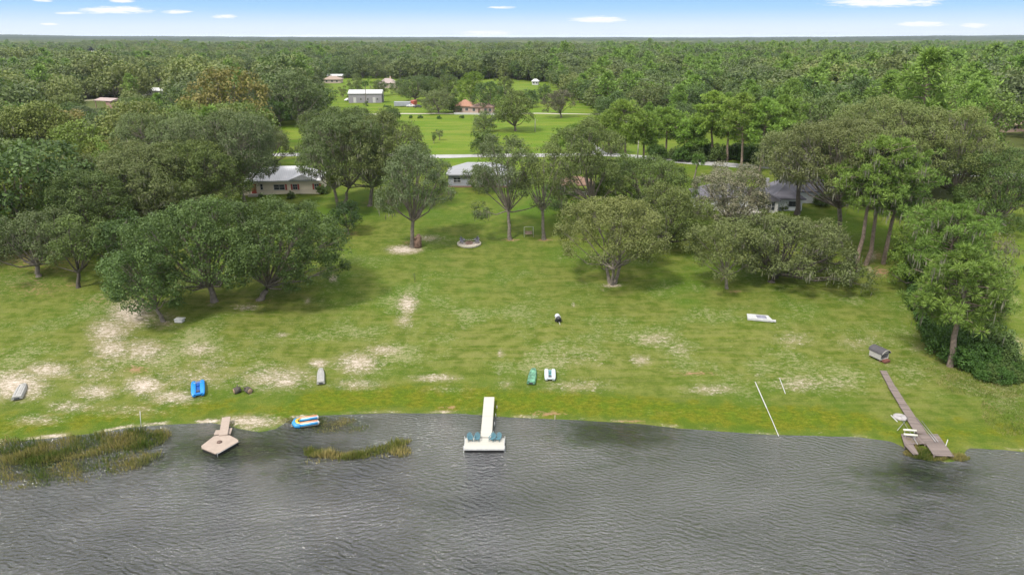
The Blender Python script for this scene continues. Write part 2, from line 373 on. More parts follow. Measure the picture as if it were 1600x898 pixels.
def gen_palm(seed, H, lmat=None, lean=0.):
    r = np.random.default_rng(seed); tb = Tubes(8); top = np.array([lean, 0, H]); tb.tube(wob(r, np.array([0, 0, -.3]), top, 6, .06), [.26, .22, .2, .2, .2, .24])
    Vs, Fs, Ts = [], [], []; nn = 0
    for i in range(30):
        a = i * 2.4; el = r.uniform(-.7, 1.1); d = np.array([math.cos(a) * math.cos(el), math.sin(a) * math.cos(el), math.sin(el)]); c = top + d * 1.0; m = 16
        fan = unit(d + r.normal(size=(m, 3)) * .38); A = unit(fan + np.array([0, 0, -.15])); W = unit(np.cross(A, r.normal(size=A.shape)))
        V, F, T = kites(np.repeat(c[None], m, 0), A, W, r.uniform(.9, 1.4, m), .06, r.uniform(0, 1, m)); Vs.append(V); Fs.append(F + nn); Ts.append(T); nn += len(V)
        V, F, T = kites(top[None], d[None], unit(np.cross(d, [0, 0, 1.]))[None], 1.05, .04, np.array([.3])); Vs.append(V); Fs.append(F + nn); Ts.append(T); nn += len(V)
    return [('trunk', tb.mesh('trunk', BARK)), ('crown', np_mesh('crown', np.concatenate(Vs), np.concatenate(Fs), lmat or L_BUSH, {'tint': ('FLOAT', np.concatenate(Ts).astype(np.float32))}))]
def put(name, parts, P, label, cat, group=None, rz=0., color=(1, 1, 1), scale=(1, 1, 1)):
    e = empty(name, P, rz, label, cat, group); e.scale = scale
    for n, me in parts:
        o = link(n, me, e); o.color = tuple(color) + (1,)
    return e
SEED = [100]
def tree(kind, px, py, cx, w, top, label, cbf=.3, cat='tree', color=(1, 1, 1), P=None, name=None, **kw):
    """one tree: foot seen at (px,py); crown centred over photo column cx, w pixels wide, top at row top"""
    P = P or gpt(px, py); k = mpp(P); H = top_h(P, top) * kw.pop('hk', 1.0); Rd = w * k / 2 * (1.0 if kind == 'oak' else 1); SEED[0] += 1; zm = H * (.95 if kind == 'palm' else (1 + cbf) / 2); pm_x, _ = project(P.x, P.y, P.z + zm); off = ((cx - float(pm_x)) * (P.y * math.cos(PITCH) - (P.z + zm - CAM_H) * math.sin(PITCH)) / FPX, kw.pop('oy', 0.))
    if kind == 'oak': pr = gen_oak(SEED[0], H, Rd, H * cbf, off, **kw); nm = 'oak_tree'
    elif kind == 'pine': pr = gen_pine(SEED[0], H, Rd, H * cbf, off, **kw); nm = 'pine_tree'
    elif kind == 'palm': pr = gen_palm(SEED[0], H, lean=off[0]); nm = 'palm_tree'
    q = random.uniform(.82, 1.15); w_ = random.uniform(-.06, .08); color = (color[0] * (q + w_), color[1] * q, color[2] * (q - w_))
    return put(name or nm, pr, P, label, cat, color=color)

# ------------------------------------------------------------------ the ground
def ell(px, py, L, soft=.55, gk=1.):
    out = np.zeros_like(px)
    for e in L:
        cx, cy, rx, ry = e[:4]; s = e[4] if len(e) > 4 else 1.
        q = np.sqrt(((px - cx) / (rx * gk)) ** 2 + ((py - cy) / (ry * gk)) ** 2); out = np.maximum(out, s * np.clip((1.25 - q) / soft / 1.4, 0, 1))
    return out
def spaced(segs):
    out = []
    for a, b, s0, s1 in segs:
        x = a; 
        while x < b:
            out.append(x); t = (x - a) / (b - a); x += s0 + (s1 - s0) * t
    out.append(segs[-1][1]); return np.array(out)
xp = spaced([(0, 78, .6, .6), (78, 260, .8, 4), (260, 900, 5, 30), (900, 14000, 40, 1500)])
gx = np.concatenate([-xp[:0:-1], xp]); gy = spaced([(-300, 50, 40, 6), (50, 66, 4, .6), (66, 190, .55, .6), (190, 460, .7, 4), (460, 1200, 5, 40), (1200, 14000, 50, 1500)])
GX, GY = np.meshgrid(gx, gy); GZ = terr(GX, GY); nx, ny = len(gx), len(gy)
PX, PY = project(GX, GY, GZ); DS = GY - shore(GX)
SAND = [(25, 602, 60, 28, 1), (75, 578, 50, 16, .85), (205, 490, 46, 28, .95), (170, 518, 42, 26, .85), (175, 545, 44, 26, .8), (225, 548, 50, 26, .75), (255, 500, 40, 20, .5), (150, 580, 90, 40, .45), (300, 590, 110, 30, .5), (200, 640, 120, 16, .45), (150, 612, 45, 16, .8), (225, 602, 38, 18, 1), (270, 620, 60, 16, .75), (60, 655, 60, 12, .6), (110, 635, 50, 14, .65),
        (310, 545, 40, 14, .7), (330, 570, 50, 24, .5), (430, 590, 90, 26, .68), (445, 597, 26, 9, .95), (560, 567, 45, 22, .85), (497, 568, 20, 9, .9), (600, 547, 40, 12, .7), (680, 590, 50, 8, .75), (560, 600, 60, 14, .6), (637, 475, 20, 20, .9), (632, 500, 20, 22, .6), (632, 390, 32, 8, 1.1), (670, 372, 30, 8, .6),
        (782, 552, 7, 9, .9), (782, 580, 6, 14, .7), (790, 600, 20, 12, .6), (700, 608, 60, 10, .5), (900, 602, 90, 16, .62), (900, 560, 110, 30, .45), (1025, 530, 50, 16, .7), (1000, 562, 22, 12, .85), (1060, 545, 40, 16, .6), (1110, 608, 60, 12, .75), (1250, 600, 60, 18, .72), (1340, 535, 70, 22, .5), (1240, 530, 50, 18, .6), (1310, 600, 40, 20, .55),
        (1265, 353, 26, 3.5, 1.2), (957, 446, 20, 3.5, .95), (897, 476, 6, 7, .7), (520, 435, 9, 9, .8), (440, 523, 14, 6, .7), (480, 470, 10, 8, .6), (1362, 400, 9, 12, .9), (1358, 420, 6, 8, .8), (1585, 540, 30, 22, .75), (392, 658, 66, 13, .85), (730, 378, 20, 6, 0), (1185, 585, 8, 6, .7), (1430, 545, 20, 14, .5), (1400, 612, 40, 40, .35), (330, 476, 10, 5, .6), (385, 480, 30, 7, .65), (1340, 430, 20, 10, 0), (860, 590, 30, 10, .3), (1015, 645, 80, 8, .3)]
DIRT = [(392, 660, 66, 13, .5), (213, 577, 24, 8, 1), (1375, 425, 20, 12, 1), (1372, 400, 14, 10, .8), (700, 637, 20, 4, 1), (856, 646, 36, 5, 1), (985, 659, 42, 3.5, 1), (799, 375, 18, 3, 1), (851, 375, 17, 3, 1), (60, 405, 100, 36, .6), (60, 450, 80, 24, .5), (150, 470, 60, 14, .4), (270, 420, 40, 12, .6), (115, 445, 20, 8, .6), (405, 470, 30, 7, .6), (548, 365, 24, 5, .7), (1150, 455, 20, 4, .7), (1357, 410, 20, 16, .5), (1085, 583, 45, 4, .9), (640, 380, 20, 6, .6), (1290, 375, 30, 5, .4),
        (870, 640, 8, 2, .5), (330, 470, 20, 6, .5), (705, 645, 20, 4, .5), (257, 505, 16, 6, .6), (1315, 400, 12, 8, .0), (575, 318, 12, 4, .4)]
LUSH = [(560, 325, 180, 26, .9), (830, 325, 120, 28, .9), (620, 460, 100, 60, .6), (530, 455, 45, 60, .7), (850, 400, 120, 25, .5), (1060, 440, 80, 40, .85), (1075, 470, 50, 14, .9), (900, 470, 50, 30, .3), (1060, 595, 50, 8, .5), (1250, 480, 90, 26, .4), (1400, 480, 40, 60, .5), (300, 490, 60, 20, .6), (745, 450, 50, 60, .45), (690, 600, 140, 14, 0), (450, 640, 25, 20, .6), (100, 480, 110, 26, .4), (1320, 345, 60, 26, .7), (1460, 620, 60, 50, .25), (1170, 430, 40, 30, .6)]
SAND = [e if e[0] < 690 or len(e) < 5 or e[4] > .93 else e[:4] + (e[4] * .8,) for e in SAND]; sand = ell(PX, PY, SAND, .8, 1.12); dirt = ell(PX, PY, DIRT, .9); lush = ell(PX, PY, LUSH, 1.1)
edge = np.clip(1 - np.abs(DS - .35) / .75, 0, 1) * (.55 + .45 * np.sin(GX * .9) * np.sin(GX * .23 + 1)) ; edge = edge * np.interp(PX, [0, 440, 470, 1600], [1.3, 1.3, .8, .55])
sand = np.maximum(sand, edge * .95)
bank = np.clip(1 - np.abs(DS - 3.6) / 4.6, 0, 1) * np.interp(PX, [0, 300, 420, 470, 1250, 1380, 1600], [.8, .7, .5, 1.2, 1.1, .8, .6]); bank = np.clip(bank * 1.25, 0, 1)
near_field = np.clip((GY - 196) / 8, 0, 1)
field = near_field * np.clip((950 - PX) / 30, 0, 1) + near_field * np.clip((PX - 950) / 30, 0, 1) * .5
RS = np.clip((PX - 1470) / 40, 0, 1) * np.clip((600 - PY) / 40, 0, 1) * np.clip((GX - 58) / 6, 0, 1)
field = np.clip(field + RS * .35, 0, 1)
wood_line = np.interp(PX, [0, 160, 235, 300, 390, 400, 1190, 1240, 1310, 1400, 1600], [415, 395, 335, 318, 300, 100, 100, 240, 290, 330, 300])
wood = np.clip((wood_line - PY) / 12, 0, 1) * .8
dry = np.clip(np.interp(DS, [0, 8, 14, 45, 70, 100], [.2, .4, .85, .6, .28, .05]), 0, 1)
def rgba(a, b, c, d): return np.stack([a, b, c, d], -1).astype(np.float32)
idx = np.arange(nx * ny).reshape(ny, nx); GF = np.stack([idx[:-1, :-1], idx[:-1, 1:], idx[1:, 1:], idx[1:, :-1]], -1).reshape(-1, 4)

gm = bpy.data.materials.new('ground'); gm.use_nodes = True; nt = gm.node_tree; b = nt.nodes['Principled BSDF']
A = nt.nodes.new('ShaderNodeAttribute'); A.attribute_name = 'ma'; B = nt.nodes.new('ShaderNodeAttribute'); B.attribute_name = 'mb'
sA = nt.nodes.new('ShaderNodeSeparateColor'); nt.links.new(A.outputs['Color'], sA.inputs[0]); sB = nt.nodes.new('ShaderNodeSeparateColor'); nt.links.new(B.outputs['Color'], sB.inputs[0])
sand_f, lush_f, bank_f = sA.outputs; field_f = A.outputs['Alpha']; dirt_f, wood_f, dry_f = sB.outputs
g = nt.nodes.new('ShaderNodeNewGeometry').outputs['Position']
gxy = MAPV(nt, g, (1, 1, .0)); st = MAPV(nt, g, (.35, 1.5, 0), (0, 0, R_(4)))
n_big = NOISE(nt, gxy, .09, 4, .6); n_mid = NOISE(nt, gxy, .45, 4, .65); n_fine = NOISE(nt, st, 2.6, 3, .7); n_vf = NOISE(nt, gxy, 3.8, 2, .7); n_st = NOISE(nt, MAPV(nt, g, (.12, 1.1, 0)), 1.0, 4, .7)
n_fs = NOISE(nt, MAPV(nt, g, (.8, 1.6, 0), (0, 0, R_(-8))), 4.5, 3, .8)
n_cl = NOISE(nt, MAPV(nt, g, (1, 1.5, 0)), 1.25, 5, .75)
c = MIX(nt, SM(nt, n_mid, .32, .68), (.054, .084, .007), (.114, .134, .022))
c = MIX(nt, M_(nt, 'MULTIPLY', SM(nt, n_st, .4, .68), M_(nt, 'ADD', .12, M_(nt, 'MULTIPLY', dry_f, .4))), c, (.12, .12, .03))
c = MIX(nt, M_(nt, 'MULTIPLY', SM(nt, M_(nt, 'ADD', n_mid, M_(nt, 'MULTIPLY', M_(nt, 'SUBTRACT', n_st, .5), 1.2)), .3, .75), M_(nt, 'MULTIPLY', dry_f, .55)), c, (.175, .17, .06))
c = MIX(nt, M_(nt, 'MULTIPLY', SM(nt, n_big, .42, .62), .62), c, (.045, .092, .004))
c = MIX(nt, M_(nt, 'MULTIPLY', lush_f, SM(nt, M_(nt, 'ADD', n_big, M_(nt, 'MULTIPLY', lush_f, .3)), .35, .75)), c, MIX(nt, n_vf, (.032, .082, .003), (.066, .13, .008)))
bk = SM(nt, M_(nt, 'ADD', bank_f, M_(nt, 'MULTIPLY', M_(nt, 'SUBTRACT', n_mid, .5), 2.2)), .3, .95)
c = MIX(nt, bk, c, MIX(nt, SM(nt, n_mid, .38, .62), MIX(nt, SM(nt, n_cl, .3, .7), (.045, .075, .003), (.095, .135, .006)), MIX(nt, SM(nt, n_cl, .3, .7), (.06, .075, .003), (.13, .135, .010))))
n_f = NOISE(nt, MAPV(nt, g, (.03, .11, 0)), 1.0, 5, .7)
c = MIX(nt, field_f, c, MIX(nt, SM(nt, n_f, .38, .66), MIX(nt, n_mid, (.06, .12, .005), (.095, .16, .008)), MIX(nt, n_mid, (.115, .165, .012), (.16, .175, .03))))
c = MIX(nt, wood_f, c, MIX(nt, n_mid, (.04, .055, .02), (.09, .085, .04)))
# dry straw flecks and small sandy specks
spk = SM(nt, M_(nt, 'ADD', M_(nt, 'ADD', M_(nt, 'MULTIPLY', n_cl, .6), M_(nt, 'MULTIPLY', n_fs, .4)), M_(nt, 'ADD', M_(nt, 'MULTIPLY', dry_f, .13), M_(nt, 'MULTIPLY', M_(nt, 'SUBTRACT', n_big, .5), .6))), .62, .72)
c = MIX(nt, M_(nt, 'MULTIPLY', spk, M_(nt, 'MULTIPLY', dry_f, .85)), c, MIX(nt, n_fine, (.16, .16, .06), (.34, .31, .19)))
n_g = NOISE(nt, MAPV(nt, g, (1.1, 1.9, 0)), 5.5, 3, .8); dk = SM(nt, n_g, .50, .34); c = MIX(nt, M_(nt, 'MULTIPLY', dk, .7), c, (.022, .045, .004)); c = MIX(nt, M_(nt, 'MULTIPLY', SM(nt, n_g, .54, .68), .45), c, (.16, .19, .04))
dfc = SM(nt, M_(nt, 'ADD', dirt_f, M_(nt, 'MULTIPLY', M_(nt, 'SUBTRACT', n_cl, .5), 3.0)), .3, .95)
c = MIX(nt, M_(nt, 'MULTIPLY', dfc, .85), c, MIX(nt, n_fine, (.14, .085, .05), (.34, .20, .12)))
c = MIX(nt, M_(nt, 'MULTIPLY', SM(nt, M_(nt, 'ADD', sand_f, M_(nt, 'MULTIPLY', M_(nt, 'SUBTRACT', n_mid, .5), .9)), .2, .85), .75), c, MIX(nt, n_g, (.12, .11, .05), (.26, .215, .14)))
sfc = SM(nt, M_(nt, 'ADD', M_(nt, 'MULTIPLY', sand_f, .95), M_(nt, 'ADD', M_(nt, 'MULTIPLY', M_(nt, 'SUBTRACT', n_cl, .5), 2.4), M_(nt, 'MULTIPLY', M_(nt, 'SUBTRACT', n_fs, .5), 2.2))), .40, 1.1)
sfc = M_(nt, 'MULTIPLY', sfc, SM(nt, sand_f, .05, .4))
c = MIX(nt, M_(nt, 'MULTIPLY', sfc, .9), c, MIX(nt, SM(nt, n_fine, .3, .7), (.30, .24, .19), (.55, .48, .43)))
nt.links.new(c, b.inputs['Base Color']); b.inputs['Roughness'].default_value = .95; b.inputs['Specular IOR Level'].default_value = .1
bn = nt.nodes.new('ShaderNodeBump'); bn.inputs['Strength'].default_value = .6; bn.inputs['Distance'].default_value = .12
nt.links.new(M_(nt, 'ADD', n_cl, M_(nt, 'MULTIPLY', n_vf, .6)), bn.inputs['Height']); nt.links.new(bn.outputs[0], b.inputs['Normal'])
V = np.stack([GX, GY, GZ], -1).reshape(-1, 3)
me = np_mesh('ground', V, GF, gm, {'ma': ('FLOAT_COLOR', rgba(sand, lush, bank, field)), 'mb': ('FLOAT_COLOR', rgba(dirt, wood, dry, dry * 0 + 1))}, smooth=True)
link('ground', me, kind='structure')

# ------------------------------------------------------------------ the lake
wx = np.concatenate([np.arange(-600, -90, 30), np.arange(-90, 90.1, .9), np.arange(120, 601, 30)]); wy = np.concatenate([np.arange(-400, 40, 20), np.arange(40, 96, .9)])
WX, WY = np.meshgrid(wx, wy); wpx, wpy = project(WX, WY, 0 * WX)
tree_reflection = ell(wpx, wpy, [(370, 700, 220, 42, .95), (420, 735, 180, 50, .5), (250, 730, 170, 40, .55), (520, 668, 90, 20, .9), (60, 720, 120, 40, .9), (960, 678, 150, 34, .9), (980, 710, 130, 40, .4), (1430, 745, 140, 40, 1), (1440, 780, 150, 60, .45)], 1.1)  # dark tree reflections near the bank, painted into the water colour
wi = np.arange(WX.size).reshape(WX.shape); WF = np.stack([wi[:-1, :-1], wi[:-1, 1:], wi[1:, 1:], wi[1:, :-1]], -1).reshape(-1, 4)
wm = bpy.data.materials.new('lake_water'); wm.use_nodes = True; nt = wm.node_tree; b = nt.nodes['Principled BSDF']
g = nt.nodes.new('ShaderNodeNewGeometry').outputs['Position']
at = nt.nodes.new('ShaderNodeAttribute'); at.attribute_name = 'tree_reflection'
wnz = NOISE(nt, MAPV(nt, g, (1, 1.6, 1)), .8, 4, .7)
wlo = NOISE(nt, MAPV(nt, g, (.6, 1.2, 0)), .22, 3, .6); refl_f = SM(nt, M_(nt, 'ADD', at.outputs['Fac'], M_(nt, 'ADD', M_(nt, 'MULTIPLY', M_(nt, 'SUBTRACT', wnz, .5), .9), M_(nt, 'MULTIPLY', M_(nt, 'SUBTRACT', wlo, .5), .8))), .08, .72)
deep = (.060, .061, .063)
c = MIX(nt, refl_f, deep, MIX(nt, SM(nt, wnz, .45, .68), (.006, .010, .004), (.026, .042, .009)))  # painted reflection patches: darker, greener base than the open water
nt.links.new(c, b.inputs['Base Color']); b.inputs['Roughness'].default_value = .05; b.inputs['IOR'].default_value = 1.5; nt.links.new(M_(nt, 'SUBTRACT', .95, M_(nt, 'MULTIPLY', refl_f, .62)), b.inputs['Specular IOR Level'])
warp = nt.nodes.new('ShaderNodeVectorMath'); warp.operation = 'ADD'
wn3 = nt.nodes.new('ShaderNodeTexNoise'); wn3.inputs['Scale'].default_value = .035; wn3.inputs['Detail'].default_value = 2; nt.links.new(g, wn3.inputs['Vector'])
wsc = nt.nodes.new('ShaderNodeVectorMath'); wsc.operation = 'SCALE'; nt.links.new(wn3.outputs['Color'], wsc.inputs[0]); wsc.inputs['Scale'].default_value = 5
nt.links.new(g, warp.inputs[0]); nt.links.new(wsc.outputs[0], warp.inputs[1]); wv = warp.outputs[0]
def WAVE(vec, ang, wl, dist, dsc):
    w = nt.nodes.new('ShaderNodeTexWave'); w.wave_type = 'BANDS'; w.bands_direction = 'Y'; w.wave_profile = 'SIN'; nt.links.new(MAPV(nt, vec, (1, 1, 1), (0, 0, R_(ang))), w.inputs['Vector'])
    w.inputs['Scale'].default_value = .314 / wl; w.inputs['Distortion'].default_value = dist; w.inputs['Detail'].default_value = 2.5; w.inputs['Detail Scale'].default_value = dsc; w.inputs['Detail Roughness'].default_value = .65; return w.outputs['Fac']
brk = SM(nt, NOISE(nt, MAPV(nt, g, (.5, 1, 0), (0, 0, R_(20))), .7, 2, .5), .3, .62)
h1 = M_(nt, 'MULTIPLY', WAVE(wv, 24, .64, 8, 1.1), brk)
h1b = WAVE(wv, -10, .56, 8, 1.3)
pick = SM(nt, NOISE(nt, MAPV(nt, g, (1, 1.6, 0)), .05, 2, .5), .4, .6)
h2 = NOISE(nt, MAPV(nt, g, (1.4, 3.4, 0), (0, 0, R_(20))), 1.6, 3, .6, .4)
hh = M_(nt, 'ADD', M_(nt, 'ADD', M_(nt, 'MULTIPLY', M_(nt, 'MULTIPLY', h1, M_(nt, 'ADD', M_(nt, 'MULTIPLY', pick, .7), .3)), .46), M_(nt, 'MULTIPLY', M_(nt, 'MULTIPLY', h1b, M_(nt, 'SUBTRACT', 1.0, M_(nt, 'MULTIPLY', pick, .7))), .30)), M_(nt, 'MULTIPLY', h2, 1.05))
gust = SM(nt, NOISE(nt, MAPV(nt, g, (1, 1.8, 0)), .045, 3, .6), .3, .7)
bn = nt.nodes.new('ShaderNodeBump'); bn.inputs['Distance'].default_value = .62
nt.links.new(M_(nt, 'ADD', M_(nt, 'MULTIPLY', gust, .35), .65), bn.inputs['Strength']); nt.links.new(hh, bn.inputs['Height']); nt.links.new(bn.outputs[0], b.inputs['Normal'])
me = np_mesh('lake_water', np.stack([WX, WY, 0 * WX], -1).reshape(-1, 3), WF, wm, {'tree_reflection': ('FLOAT', tree_reflection.astype(np.float32))}, smooth=True)
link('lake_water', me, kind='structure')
# ------------------------------------------------------------------ roads
ASPH = mat('road_asphalt', (.30, .295, .29), .9, var=.1, vscale=.4); CONC = mat('pale_concrete', (.5, .46, .42), .9, var=.12)
def ribbon(name, pts, w, m, lift=.05, kind='structure', **kw):
    P = [gpt(*p) if len(p) == 2 else Vector(p) for p in pts]; q = []
    for i in range(len(P) - 1):
        for t in np.linspace(0, 1, 14, endpoint=(i == len(P) - 2)):
            p0 = P[max(i - 1, 0)]; p1 = P[i]; p2 = P[i + 1]; p3 = P[min(i + 2, len(P) - 1)]
            q.append(.5 * ((2 * p1) + (p2 - p0) * t + (2 * p0 - 5 * p1 + 4 * p2 - p3) * t * t + (3 * p1 - p0 - 3 * p2 + p3) * t ** 3))
    V, F = [], []
    for i, p in enumerate(q):
        d = (q[min(i + 1, len(q) - 1)] - q[max(i - 1, 0)]); d.z = 0; d.normalize(); nrm = Vector((-d.y, d.x, 0))
        for s in (-1, 1):
            v = p + nrm * (s * w / 2); V.append((v.x, v.y, float(terr(v.x, v.y)) + lift))
        if i: F.append((2 * i - 2, 2 * i - 1, 2 * i + 1, 2 * i))
    return link(name, np_mesh(name, np.array(V), np.array(F), m, smooth=True), kind=kind)
road = ribbon('road', [(-420, 236), (150, 240), (440, 242), (600, 243), (740, 243.5), (860, 243), (930, 241), (985, 244), (1060, 252), (1130, 257), (1220, 262), (1450, 270), (1900, 290)], 6.4, ASPH)
ribbon('side_road', [(938, 241), (928, 232), (915, 222), (905, 212), (925, 200), (990, 190)], 4.5, ASPH, .09)
ribbon('lane', [(420, 178.5), (560, 178.8), (700, 178.2), (860, 178), (960, 179)], 3.6, mat('sandy_lane', (.5, .46, .38), .95), .06)
ribbon('dirt_track', [(-200, 160), (60, 165), (130, 158), (165, 154), (230, 148), (300, 144)], 7, mat('dirt_track', (.33, .32, .2), .95), .06)

# ------------------------------------------------------------------ mesh builder for built things
class MB:
    def __init__(s): s.V = []; s.F = []; s.sm = []
    def add(s, V, F, smooth=False, M=None):
        n = len(s.V); s.V += [tuple(M @ Vector(v)) if M else tuple(v) for v in V]; s.F += [tuple(i + n for i in f) for f in F]; s.sm += [smooth] * len(F); return s
    def box(s, c, d, M=None, bev=0.):
        x, y, z = (d[0] / 2, d[1] / 2, d[2] / 2); X, Y, Z = c
        if bev:
            e = bev; V = []; rings = [(-z, e), (-z + e, 0), (z - e, 0), (z, e)]
            for zz, ins in rings:
                a, b2 = x - ins, y - ins; k = min(e, a * .5, b2 * .5)
                V += [(X + p, Y + q, Z + zz) for p, q in ((a - k, -b2), (a, -b2 + k), (a, b2 - k), (a - k, b2), (-a + k, b2), (-a, b2 - k), (-a, -b2 + k), (-a + k, -b2))]
            F = [tuple(range(7, -1, -1)), tuple(range(24, 32))]
            for r0 in range(3):
                for j in range(8): F.append((r0 * 8 + j, r0 * 8 + (j + 1) % 8, r0 * 8 + 8 + (j + 1) % 8, r0 * 8 + 8 + j))
            return s.add(V, F, False, M)
        V = [(X + a * x, Y + b2 * y, Z + c2 * z) for c2 in (-1, 1) for a, b2 in ((-1, -1), (1, -1), (1, 1), (-1, 1))]
        return s.add(V, [(3, 2, 1, 0), (4, 5, 6, 7), (0, 1, 5, 4), (1, 2, 6, 5), (2, 3, 7, 6), (3, 0, 4, 7)], False, M)
    def prism(s, poly, z0, z1, M=None):
        n = len(poly); V = [(p[0], p[1], z0) for p in poly] + [(p[0], p[1], z1) for p in poly]
        return s.add(V, [tuple(range(n - 1, -1, -1)), tuple(range(n, 2 * n))] + [(i, (i + 1) % n, n + (i + 1) % n, n + i) for i in range(n)], False, M)
    def tube(s, pts, rad, k=8, M=None, cap=True, sx=1., sz=1.):
        pts = [Vector(p) for p in pts]; rad = rad if isinstance(rad, (list, tuple)) else [rad] * len(pts); V = []; F = []
        for i, p in enumerate(pts):
            t = (pts[min(i + 1, len(pts) - 1)] - pts[max(i - 1, 0)]).normalized(); a = t.cross(Vector((0, 0, 1))) if abs(t.z) < .95 else Vector((1, 0, 0)); a.normalize(); b2 = t.cross(a) * -1
            for j in range(k):
                w = 2 * math.pi * j / k; V.append(p + a * (math.cos(w) * rad[i] * sx) + b2 * (math.sin(w) * rad[i] * sz))
        for i in range(len(pts) - 1):
            for j in range(k): F.append((i * k + j, i * k + (j + 1) % k, (i + 1) * k + (j + 1) % k, (i + 1) * k + j))
        if cap: F += [tuple(range(k - 1, -1, -1)), tuple(range((len(pts) - 1) * k, len(pts) * k))]
        return s.add(V, F, True, M)
    def build(s, name, m, parent=None, **kw):
        me = bpy.data.meshes.new(name); me.from_pydata(s.V, [], s.F); me.polygons.foreach_set('use_smooth', s.sm); me.materials.append(m); me.update()
        return link(name, me, parent, **kw)

# ------------------------------------------------------------------ houses
GLASS = mat('window_glass', (.03, .035, .04), .15, var=.3); WHITE = mat('white_trim', (.58, .57, .56), .6, var=.05)
def window(x, z, w, h, parent, y=0., frame=WHITE, mull=1, side=None):
    """side None: on the front wall (facing -y); side=(X,) on a side wall facing +-x"""
    def T(mb_, c, d):
        if side is None: mb_.box((x + c[0], y - c[1], z + c[2]), d)
        else: mb_.box((side[0] + side[1] * c[1], x + c[0], z + c[2]), (d[1], d[0], d[2]))
    f = MB(); t = .09
    T(f, (0, .03, h / 2), (w + 2 * t, .1, t)); T(f, (0, .03, -h / 2), (w + 2 * t, .14, t)); T(f, (-w / 2, .03, 0), (t, .1, h - t)); T(f, (w / 2, .03, 0), (t, .1, h - t))
    for i in range(mull): T(f, (-w / 2 + w * (i + 1) / (mull + 1), .03, 0), (.06, .08, h - t))
    T(f, (0, .035, 0), (w - t, .06, .05))
    fo = f.build('window', frame, parent); g_ = MB(); T(g_, (0, .012, 0), (w - .05, .03, h - .05)); g_.build('pane', GLASS, fo)
def door(x, w, h, parent, m, y=0., z0=.15, knob=True):
    d = MB(); d.box((x, y - .04, z0 + h / 2), (w, .07, h)); d.box((x, y - .08, z0 + h * .72), (w * .6, .03, h * .3)); d.box((x, y - .08, z0 + h * .28), (w * .6, .03, h * .3)); o = d.build('door', m, parent)
    k = MB(); k.tube([(x + w * .38, y - .07, z0 + h * .48), (x + w * .38, y - .15, z0 + h * .48)], .04, 6); k.build('handle', mat('brass', (.4, .3, .12), .4, .8), o)
def walls(W, D, h, m, parent, x0=0., y0=0., gable=0., gaxis='y'):
    b = MB(); b.box((x0, y0 + D / 2, h / 2 - .3), (W, D, h + .6))
    if gable and gaxis == 'y':     # gable triangles face -y and +y
        for yy in (y0 + .1, y0 + D - .1): b.add([(x0 - W / 2, yy - .1, h), (x0 + W / 2, yy - .1, h), (x0, yy - .1, h + gable), (x0 - W / 2, yy + .1, h), (x0 + W / 2, yy + .1, h), (x0, yy + .1, h + gable)], [(0, 1, 2), (5, 4, 3), (0, 2, 5, 3), (2, 1, 4, 5)])
    if gable and gaxis == 'x':
        for xx in (x0 - W / 2 + .1, x0 + W / 2 - .1): b.add([(xx - .1, y0, h), (xx - .1, y0 + D, h), (xx - .1, y0 + D / 2, h + gable), (xx + .1, y0, h), (xx + .1, y0 + D, h), (xx + .1, y0 + D / 2, h + gable)], [(2, 1, 0), (3, 4, 5), (3, 5, 2, 0), (5, 4, 1, 2)])
    return b.build('wall', m, parent)
def hip_roof(W, D, h, rise, m, parent, x0=0., y0=0., ov=.6, gable=None, th=.16):
    a, b2 = W / 2 + ov, D / 2 + ov; cy = y0 + D / 2; z = h + .01
    if gable == 'x': r = [(-a, 0), (a, 0)]
    elif gable == 'y': r = [(0, -b2), (0, b2)]
    elif a >= b2: r = [(-(a - b2), 0), (a - b2, 0)]
    else: r = [(0, -(b2 - a)), (0, b2 - a)]
    E = [(-a, -b2), (a, -b2), (a, b2), (-a, b2)]
    V = [(x0 + p[0], cy + p[1], z - .12) for p in E] + [(x0 + p[0], cy + p[1], z + th) for p in E] + [(x0 + p[0], cy + p[1], z + th + rise) for p in r]
    F = [(3, 2, 1, 0)] + [(i, (i + 1) % 4, 4 + (i + 1) % 4, 4 + i) for i in range(4)]
    if a >= b2 and gable != 'y' or gable == 'x': F += [(4, 5, 9, 8), (6, 7, 8, 9), (5, 6, 9), (7, 4, 8)]
    else: F += [(5, 6, 9, 8), (7, 4, 8, 9), (4, 5, 8), (6, 7, 9)]
    mb_ = MB(); mb_.add(V, F); return mb_.build('roof', m, parent)
def house_at(name, pxy, label, rz=0., cat='house'):
    P = gpt(*pxy); P.z -= .05; return empty(name, P, rz, label, cat), P

METAL_W = striped('white_metal_roof', (.60, .59, .61), (.42, .42, .44), 0, 2.2, .1, .35, .04); METAL_V = METAL_W
BEIGE = striped('beige_siding', (.90, .79, .63), (.44, .36, .27), 2, 5, .08, .8, .05); REDP = mat('red_paint', (.33, .06, .04), .6)
h1, P = house_at('ranch_house', (448, 303), 'long beige ranch house with white metal roof and red shutters behind left oaks', R_(5)); k = mpp(P)
W = 118 * k; hh_ = 22 * k / 1.0; hh_ = 3.3
walls(W, 10, hh_, BEIGE, h1, -1.2); hip_roof(W, 10, hh_, 2.6, METAL_W, h1, -1.2)
g1 = MB(); xo = 4.2; g1.add([(xo - 3.2, -.9, hh_ + .32), (xo + 3.2, -.9, hh_ + .32), (xo, -.9, hh_ + 1.6), (xo, 5.5, hh_ + 2.95), (xo - 3.2, 1, hh_ + .42), (xo + 3.2, 1, hh_ + .42)], [(0, 1, 2), (0, 2, 3, 4), (1, 5, 3, 2)]); g1.build('roof_dormer', METAL_W, h1)
for cx, w, mul in ((448, 0, 0),): pass
